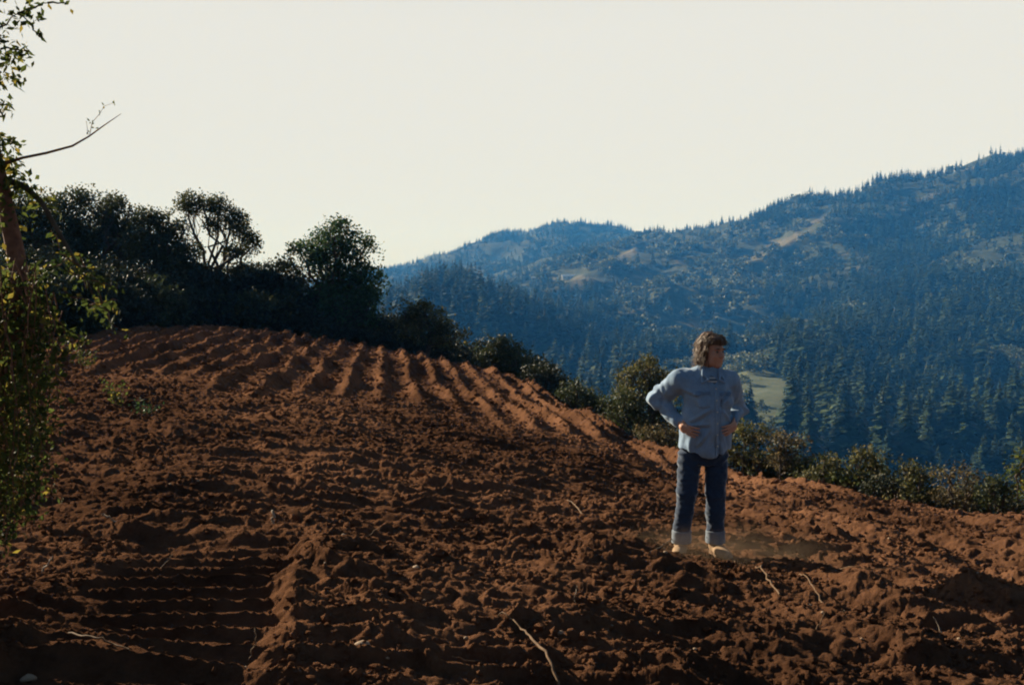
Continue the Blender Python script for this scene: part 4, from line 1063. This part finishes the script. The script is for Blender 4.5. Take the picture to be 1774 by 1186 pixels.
def hand(W_, pc, fdir, side, thumb, curl):
    """palm from the wrist to pc, fingers fanned along fdir, thumb off the palm's side"""
    W_ = np.array(W_, float); pc = np.array(pc, float); fdir = np.array(fdir, float); fdir /= np.linalg.norm(fdir); side = np.array(side, float); side -= fdir * (side @ fdir); side /= np.linalg.norm(side)
    nn = np.cross(fdir, side)
    B.cone(W_, pc - fdir * 0.02, 0.027, 0.024, 0.015)
    M_ = np.stack([fdir, side, nn]); B.ell(pc, (0.048, 0.041, 0.017), M_, 0.012)
    for i, L in enumerate((0.066, 0.076, 0.072, 0.056)):
        o = pc + fdir * 0.036 + side * (0.030 - 0.020 * i); d = fdir + side * (0.12 - 0.08 * i); d /= np.linalg.norm(d)
        m1 = o + d * L * 0.45 + curl * 0.006; m2 = m1 + d * L * 0.33 + curl * 0.014; m3 = m2 + d * L * 0.26 + curl * 0.018
        B.cone(o, m1, 0.0098, 0.0092, 0.005); B.cone(m1, m2, 0.0092, 0.0085, 0.004); B.cone(m2, m3, 0.0085, 0.0075, 0.004)
    tb_ = pc - fdir * 0.02 + side * 0.034; th_ = np.array(thumb, float); th_ /= np.linalg.norm(th_)
    B.cone(tb_, tb_ + th_ * 0.04, 0.014, 0.011, 0.008); B.cone(tb_ + th_ * 0.04, tb_ + th_ * 0.068, 0.011, 0.009, 0.004)
# fingers forward over the front of the hip, thumbs to the back
hand(WR, (-0.136, -0.122, 1.045), (0.62, -0.66, -0.30), (0.15, 0.1, 0.9), (-0.1, 0.75, 0.35), np.array([0.6, 0.15, 0]))
hand(WL, (0.246, -0.122, 1.055), (-0.62, -0.60, -0.25), (0.05, 0.1, 0.9), (0.25, 0.75, 0.3), np.array([-0.45, 0.2, 0]))
V, F4 = B.nets()
person = link('person', fast_mesh('body', V, F4, True, [M_SKIN])); person.location = (MX, MY, MZ)
tag(person, 'stout man in blue denim shirt standing hands on hips in the tilled field', 'person')

# shirt
def denim(name, c1, c2, fade, sc=300, sheen=0.35):
    t = NT(name); a_ = t.noise(sc, 2, 0.5); b_ = t.noise(7, 4, 0.6)
    c = t.mix(t.ramp(b_, [(0.35, (0, 0, 0)), (0.7, (1, 1, 1))]), c1, c2); c = t.mix(t.ramp(a_, [(0.45, (0, 0, 0)), (0.6, (0.5, 0.5, 0.5))]), c, fade)
    return t.finish(c, 0.9, t.bump(a_, 0.15, 0.001), 0.15, sheen=sheen)
M_SHIRT = denim('shirt_denim', (0.14, 0.22, 0.33), (0.23, 0.32, 0.44), (0.32, 0.42, 0.53))
M_SEAM = denim('shirt_seam', (0.10, 0.16, 0.25), (0.15, 0.22, 0.32), (0.22, 0.30, 0.40))
M_JEANS = denim('jeans_denim', (0.012, 0.022, 0.048), (0.022, 0.038, 0.075), (0.05, 0.08, 0.13), sheen=0.8)
S = SDF((-0.47, -0.26, 0.78), (0.50, 0.30, 1.58), 0.006)
TORSO = [(0.80, 0.043, -0.005, 0.206, 0.155), (0.90, 0.045, -0.008, 0.208, 0.165), (1.02, 0.052, -0.014, 0.202, 0.172), (1.15, 0.062, -0.014, 0.195, 0.168), (1.28, 0.064, -0.008, 0.206, 0.157), (1.38, 0.054, 0.004, 0.204, 0.138), (1.44, 0.052, 0.012, 0.172, 0.114), (1.49, 0.058, 0.018, 0.128, 0.088), (1.53, 0.066, 0.018, 0.080, 0.072)]
S.loft(TORSO, 0.03, 2.3)
S.cone((-0.10, 0.015, 1.425), SR, 0.075, 0.080, 0.06); S.cone(SR, ER, 0.086, 0.076, 0.05); S.cone(ER, WR, 0.070, 0.042, 0.025)
S.cone((0.20, 0.02, 1.415), SL, 0.072, 0.076, 0.06); S.cone(SL, EL, 0.082, 0.072, 0.05); S.cone(EL, WL, 0.066, 0.042, 0.025)
S.cone((0.066, 0.02, 1.47), (0.075, 0.0, 1.60), 0.062, 0.066, 0.008, 'sub')           # neck opening
S.cone((0.100, -0.13, 1.50), (0.105, -0.160, 1.360), 0.064, 0.016, 0.012, 'sub')       # open collar V
hemz = lambda x, y: 0.842 - 0.030 * np.cos((x - 0.05) * 15.0) * (np.abs(y) > -1)
q = S.sl((-0.3, -0.3, 0.77), (0.4, 0.3, 0.93)); gx, gy, gz = S.g(q); S.D[q] = np.maximum(S.D[q], hemz(gx, gy) - gz)
shirtD = S.D.copy()
def wrinkle(V, F4):
    N_ = normals(V, F4); x, y, z = V.T
    w = 0.013 * n3(V, 11, 8, 5, 200) + 0.007 * n3(V, 26, 18, 12, 210)
    # drag folds from hand to chest and shoulder
    s1 = (x * 0.8 + z * 0.6) * 46; s2 = (-x * 0.7 + z * 0.75) * 44
    w += 0.009 * np.sin(s1 + 3 * noise(x * 8, z * 8, 220)) * sstep(0.08, -0.12, x) * sstep(0.95, 1.1, z) * sstep(1.42, 1.25, z)
    w += 0.009 * np.sin(s2 + 3 * noise(x * 8, z * 8, 221)) * sstep(0.08, 0.22, x) * sstep(0.95, 1.1, z) * sstep(1.42, 1.25, z)
    # sleeve rings near the elbows
    for E_ in (ER, EL):
        d = np.sqrt(((V - np.array(E_)) ** 2).sum(1)); w += 0.009 * np.sin(d * 95 + 4 * noise(x * 14, z * 14, 230)) * sstep(0.20, 0.07, d)
    w -= 0.010 * np.exp(-((x - 0.128 - 0.02 * (1.2 - z)) / 0.010) ** 2) * sstep(1.16, 1.05, z) * (y < 0)      # crease beside the placket
    for (ax0, az0, ax1, az1, wd, am) in ((-0.10, 1.10, 0.06, 1.20, 0.014, 0.014), (-0.12, 1.07, 0.04, 1.08, 0.012, 0.012), (0.24, 1.09, 0.15, 1.19, 0.013, 0.013), (-0.15, 1.36, -0.02, 1.30, 0.013, 0.012), (0.23, 1.33, 0.16, 1.24, 0.012, 0.012), (-0.05, 0.90, 0.03, 1.02, 0.014, 0.012), (0.19, 0.88, 0.15, 1.02, 0.014, 0.012)):
        tx_, tz_ = ax1 - ax0, az1 - az0; L2 = tx_ ** 2 + tz_ ** 2; tt = ((x - ax0) * tx_ + (z - az0) * tz_) / L2; dd = ((x - ax0) * tz_ - (z - az0) * tx_) / L2 ** 0.5
        w += am * (np.exp(-(dd / wd) ** 2) - 0.7 * np.exp(-((dd - 2 * wd) / wd) ** 2)) * sstep(-0.15, 0.2, tt) * sstep(1.25, 0.7, tt) * (y < 0.02)
    w += 0.009 * np.sin((x) * 55 + 4 * noise(x * 5, z * 5, 240)) * sstep(1.02, 0.88, z)
    return V + N_ * w[:, None]
V, F4 = S.nets(); V = wrinkle(V, F4)
shirt = link('shirt', fast_mesh('shirt', V, F4, True, [M_SHIRT]), person)
def conform(name, inside, off, mat, parent, label=None):
    """a strip or patch lying on the shirt, following its surface"""
    T2 = SDF((-0.47, -0.26, 0.78), (0.50, 0.30, 1.58), 0.006)
    q = (slice(None),) * 3; gx, gy, gz = T2.g(q)
    d = np.maximum(shirtD - off, -(shirtD + 0.012)); T2.D = np.maximum(d, inside(gx, gy, gz)).astype(np.float32)
    v, f = T2.nets(); v = wrinkle(v, f) if len(v) else v
    if len(v): return link(name, fast_mesh(name, v, f, True, [mat]), parent)
def pocket(cx, cz, w, h):
    return lambda x, y, z: np.maximum(np.maximum(np.abs(x - cx) - w, np.abs(z - cz) - h), y + 0.02)
conform('placket', lambda x, y, z: np.maximum(np.maximum(np.abs(x - (0.105 + (1.38 - z) * 0.02)) - 0.016, z - 1.385), y + 0.02), 0.008, M_SHIRT, shirt)
conform('pocket', pocket(0.005, 1.275, 0.055, 0.060), 0.008, M_SHIRT, shirt)
conform('pocket', pocket(0.190, 1.270, 0.045, 0.060), 0.008, M_SHIRT, shirt)
conform('pocket_flap', pocket(0.005, 1.325, 0.058, 0.018), 0.013, M_SEAM, shirt)
conform('pocket_flap', pocket(0.190, 1.320, 0.048, 0.018), 0.013, M_SEAM, shirt)
# collar: two pointed flaps and a band behind the neck
Cc = SDF((-0.10, -0.24, 1.34), (0.24, 0.16, 1.60), 0.005)
for sg, bx_ in ((-1, 0.072), (1, 0.072)):
    Cc.cone((bx_ + sg * 0.074, 0.02, 1.530), (bx_ + 0.01 + sg * 0.066, -0.070, 1.495), 0.012, 0.012, 0.008)
    Cc.cone((bx_ + 0.01 + sg * 0.066, -0.070, 1.495), (bx_ + 0.02 + sg * 0.094, -0.128, 1.405), 0.013, 0.007, 0.008)
    Cc.cone((bx_ + 0.01 + sg * 0.066, -0.080, 1.480), (bx_ + 0.02 + sg * 0.045, -0.135, 1.430), 0.012, 0.007, 0.008)
    Cc.cone((bx_ + 0.02 + sg * 0.045, -0.135, 1.430), (bx_ + 0.02 + sg * 0.094, -0.128, 1.405), 0.009, 0.006, 0.008)
    Cc.cone((bx_ + sg * 0.074, 0.02, 1.530), (bx_, 0.085, 1.535), 0.013, 0.013, 0.01)
V, F4 = Cc.nets(); V += normals(V, F4) * (0.002 * n3(V, 30, 30, 30, 260))[:, None]
link('collar', fast_mesh('collar', V, F4, True, [M_SHIRT]), shirt)
# buttons down the front
M_BTN = plain_mat('button_pale', (0.45, 0.43, 0.38), (0.6, 0.58, 0.5), 50, 0.4)
for zb in (1.36, 1.27, 1.18, 1.09, 1.00, 0.91):
    iz = int((zb - 0.78) / 0.006); ixb = int((0.105 + (1.38 - zb) * 0.02 + 0.47) / 0.006); colm = shirtD[ixb, :, iz]
    jy = np.argmax(colm < 0.008); yb = -0.26 + jy * 0.006
    v = IV * np.array([0.0065, 0.004, 0.0065]) + np.array([0.105 + (1.38 - zb) * 0.02, yb - 0.006, zb]); link('button', fast_mesh('button', v, IF, True, [M_BTN]), shirt)
# striped undershirt in the open neck
t = NT('undershirt_stripes'); wv = t.node('ShaderNodeTexWave', wave_type='BANDS', bands_direction='Z'); wv.inputs['Scale'].default_value = 11; t.l.new(t.coord(), wv.inputs[0])
M_UND = t.finish(t.ramp(wv.outputs[0], [(0.55, (0.10, 0.13, 0.18)), (0.75, (0.55, 0.52, 0.48))]), 0.9)
U = SDF((-0.1, -0.22, 1.30), (0.26, 0.14, 1.54), 0.005)
U.loft([(1.32, 0.085, -0.01, 0.11, 0.122), (1.42, 0.075, 0.0, 0.12, 0.112), (1.475, 0.07, 0.01, 0.085, 0.085), (1.50, 0.07, 0.014, 0.068, 0.072)], 0.01, 2.1)
V, F4 = U.nets(); link('undershirt', fast_mesh('undershirt', V, F4, True, [M_UND]), person)
# jeans
J = SDF((-0.26, -0.2, 0.07), (0.32, 0.2, 0.96), 0.006)
J.loft([(0.74, 0.042, 0, 0.165, 0.115), (0.84, 0.042, 0, 0.182, 0.132), (0.94, 0.045, 0, 0.165, 0.125)], 0.03, 2.3)
for (hx, kx, ax_) in ((-0.068, -0.100, -0.137), (0.142, 0.132, 0.143)):
    J.cone((hx, 0.0, 0.80), (kx, -0.025, 0.50), 0.100, 0.076, 0.02); J.cone((kx, -0.025, 0.50), (ax_, 0.015, 0.14), 0.076, 0.070, 0.03)
q = J.sl((-0.3, -0.3, 0), (0.4, 0.3, 0.2)); J.D[q] = np.maximum(J.D[q], 0.105 - J.g(q)[2])
V, F4 = J.nets(); N_ = normals(V, F4); x, y, z = V.T
w = 0.010 * n3(V, 7, 7, 10, 300) + 0.006 * n3(V, 20, 20, 34, 310)
w += 0.0035 * np.sin(z * 70 + 3 * np.sin(x * 30) + 5 * noise(x * 9, z * 6, 320)) * (np.exp(-((z - 0.50) / 0.06) ** 2) + np.exp(-((z - 0.17) / 0.07) ** 2)) + 0.004 * np.sin((z - np.abs(x - 0.04) * 0.9) * 80) * sstep(0.62, 0.74, z)
jeans = link('jeans', fast_mesh('jeans', V + N_ * w[:, None], F4, True, [M_JEANS]), person)
M_CUFF = denim('jeans_cuff', (0.10, 0.13, 0.17), (0.16, 0.19, 0.23), (0.24, 0.27, 0.31))
for (cx_, kx) in ((-0.135, -0.131), (0.143, 0.140)):
    Kc = SDF((cx_ - 0.12, -0.12, 0.06), (cx_ + 0.12, 0.14, 0.27), 0.005); Kc.cone((cx_, 0.012, 0.10), (kx, 0.006, 0.22), 0.079, 0.078, 0.01)
    g_ = Kc.g((slice(None),) * 3)[2]; Kc.D = np.maximum(Kc.D, np.maximum(0.098 - g_, g_ - 0.200)).astype(np.float32)
    V, F4 = Kc.nets(); V += normals(V, F4) * (0.004 * n3(V, 14, 14, 20, 330))[:, None]
    link('cuff', fast_mesh('cuff', V, F4, True, [M_CUFF]), jeans)
# boots
M_BOOT = plain_mat('tan_leather_dusty', (0.24, 0.15, 0.085), (0.38, 0.26, 0.16), 18, 0.85, 0.2, 0.003)
M_SOLE = plain_mat('boot_sole', (0.10, 0.06, 0.04), (0.16, 0.10, 0.06), 18, 0.9)
for (ax_, tx_, ty_) in ((-0.137, -0.205, -0.205), (0.143, 0.195, -0.215)):
    K = SDF((ax_ - 0.2, -0.32, -0.02), (ax_ + 0.2, 0.14, 0.26), 0.005)
    K.cone((ax_, 0.02, 0.09), (ax_, 0.02, 0.22), 0.052, 0.050, 0.02); K.cone((ax_, 0.045, 0.045), (ax_, 0.0, 0.10), 0.044, 0.050, 0.02)
    K.cone((ax_, 0.0, 0.06), (tx_, ty_ + 0.03, 0.035), 0.050, 0.042, 0.02, squash=(1, 1, 0.9)); K.cone((ax_ + (tx_ - ax_) * .4, ty_ * .4, 0.05), (tx_, ty_, 0.030), 0.050, 0.038, 0.02, squash=(1.1, 1, 0.9))
    q = (slice(None),) * 3; K.D = np.maximum(K.D, 0.018 - K.g(q)[2]).astype(np.float32)
    V, F4 = K.nets(); bt = link('boot', fast_mesh('boot', V, F4, True, [M_BOOT]), person)
    Kb = SDF((ax_ - 0.2, -0.32, -0.02), (ax_ + 0.2, 0.14, 0.06), 0.005)
    Kb.cone((ax_, 0.05, 0.02), (ax_, 0.0, 0.02), 0.046, 0.046, 0.01); Kb.cone((ax_, 0.0, 0.02), (tx_, ty_, 0.02), 0.046, 0.047, 0.01)
    g_ = Kb.g(q)[2]; Kb.D = np.maximum(Kb.D, np.maximum(-0.004 - g_, g_ - 0.022)).astype(np.float32)
    V, F4 = Kb.nets(); link('sole', fast_mesh('sole', V, F4, True, [M_SOLE]), bt)
# hair, eyebrows, eyes
t = NT('hair_brown'); hn = t.node('ShaderNodeMapping'); hn.inputs['Scale'].default_value = (90, 90, 14); t.l.new(t.coord(), hn.inputs[0])
nn_ = t.noise(1.0, 4, 0.6, hn.outputs[0]); M_HAIR = t.finish(t.ramp(nn_, [(0.3, (0.045, 0.022, 0.012)), (0.7, (0.16, 0.085, 0.045))]), 0.5, t.bump(nn_, 0.8, 0.004), 0.4, 0.15)
Hh = SDF(HC - 0.22, HC + np.array([0.22, 0.22, 0.2]), 0.005)
Hh.ell(hd(-0.020, 0, 0.040), (0.110, 0.098, 0.106), HM); Hh.ell(hd(-0.058, 0.0, -0.030), (0.062, 0.088, 0.100), HM, 0.03)
Hh.ell(hd(-0.068, 0, -0.085), (0.045, 0.075, 0.045), HM, 0.03)
for sg in (-1, 1): Hh.ell(hd(-0.012, 0.070 * sg, -0.020), (0.042, 0.026, 0.070), HM, 0.02)
Hh.ell(hd(0.036, 0.01, 0.100), (0.052, 0.070, 0.028), HM, 0.02); Hh.ell(hd(0.062, 0.036, 0.080), (0.020, 0.034, 0.018), HM, 0.02)
def face_cut(x, y, z):
    X, Y, Z = x - HC[0], y - HC[1], z - HC[2]
    a_ = HM[0][0] * X + HM[0][1] * Y + HM[0][2] * Z; b_ = HM[1][0] * X + HM[1][1] * Y; c_ = HM[2][0] * X + HM[2][1] * Y + HM[2][2] * Z
    return np.maximum(np.maximum(0.030 - a_, c_ - (0.066 - 0.10 * np.abs(b_) ** 1.0)), np.abs(b_) - 0.2)
Hh.add(face_cut, HC - 0.2, HC + 0.2, 0.012, mode='sub')
V, F4 = Hh.nets(); N_ = normals(V, F4)
w = 0.014 * n3(V, 26, 26, 9, 400) + 0.006 * n3(V, 60, 60, 16, 410) + 0.006 * n3(V, 12, 12, 12, 420)
hair = None
rs = np.random.RandomState(8); lk = []
for i in rs.choice(len(V), 1100, replace=False):
    p = V[i] + N_[i] * 0.002; d = N_[i] * 0.45 + np.array([0, 0, -0.75]) + rs.normal(size=3) * 0.25; L = rs.uniform(0.025, 0.06)
    if p[2] < HC[2] - 0.09 or (p - HC) @ HM[0] < 0.03 or p[2] > HC[2] + 0.075: lk.append([(p, 0.0017), (p + d * L * 0.5, 0.0013), (p + d * L + np.array([0, 0, -0.008]), 0.0006)])
v, f = tubes(lk, 4); hair = link('hair', fast_mesh('hair', np.concatenate([V + N_ * w[:, None], v]), np.concatenate([F4, f + len(V)]), True, [M_HAIR]), person)
for sg in (-1, 1):
    E = SDF(hd(0.085, 0.033 * sg, 0.034) - 0.05, hd(0.085, 0.033 * sg, 0.034) + 0.05, 0.003)
    E.ell(hd(0.089, 0.033 * sg, 0.031), (0.008, 0.021, 0.0055), HM, 0.004); V, F4 = E.nets(); link('eyebrow', fast_mesh('eyebrow', V, F4, True, [M_HAIR]), person)
M_EYE = plain_mat('eye_dark', (0.03, 0.02, 0.015), (0.05, 0.035, 0.03), 20, 0.2)
M_EYEW = plain_mat('eye_white', (0.16, 0.13, 0.11), (0.2, 0.17, 0.15), 20, 0.3)
for sg in (-1, 1):
    c_ = hd(0.079, 0.031 * sg, 0.009); e_ = link('eye', fast_mesh('eye', IV * 0.0115 + c_, IF, True, [M_EYEW]), person)
    link('iris', fast_mesh('iris', IV * 0.0056 + c_ + HM[0] * 0.0080, IF, True, [M_EYE]), e_)

# ------------------------------------------------------------------ low dust drifting round the boots
t = NT('dust_air'); pv = t.node('ShaderNodeVolumePrincipled'); pv.inputs['Color'].default_value = (0.85, 0.62, 0.42, 1); pv.inputs['Anisotropy'].default_value = 0.3
gr = t.node('ShaderNodeTexGradient', gradient_type='QUADRATIC_SPHERE'); t.l.new(t.coord('Object'), gr.inputs[0])
nz = t.noise(3.2, 4, 0.65); mu = t.node('ShaderNodeMath', operation='MULTIPLY'); t.l.new(gr.outputs[1] if len(gr.outputs) > 1 else gr.outputs[0], mu.inputs[0]); t.l.new(t.ramp(nz, [(0.35, (0, 0, 0)), (0.7, (1, 1, 1))]), mu.inputs[1])
m2 = t.node('ShaderNodeMath', operation='MULTIPLY'); t.l.new(mu.outputs[0], m2.inputs[0]); m2.inputs[1].default_value = 1.3; t.l.new(m2.outputs[0], pv.inputs['Density'])
t.l.new(pv.outputs[0], t.out.inputs['Volume'])
dust = link('dust', fast_mesh('dust', IV * 1.0, IF, True, [t.m])); dust.location = (MX + 0.12, MY - 0.15, MZ + 0.02); dust.scale = (1.2, 0.65, 0.34)
tag(dust, 'thin brown dust drifting low around the boots', kind='stuff')
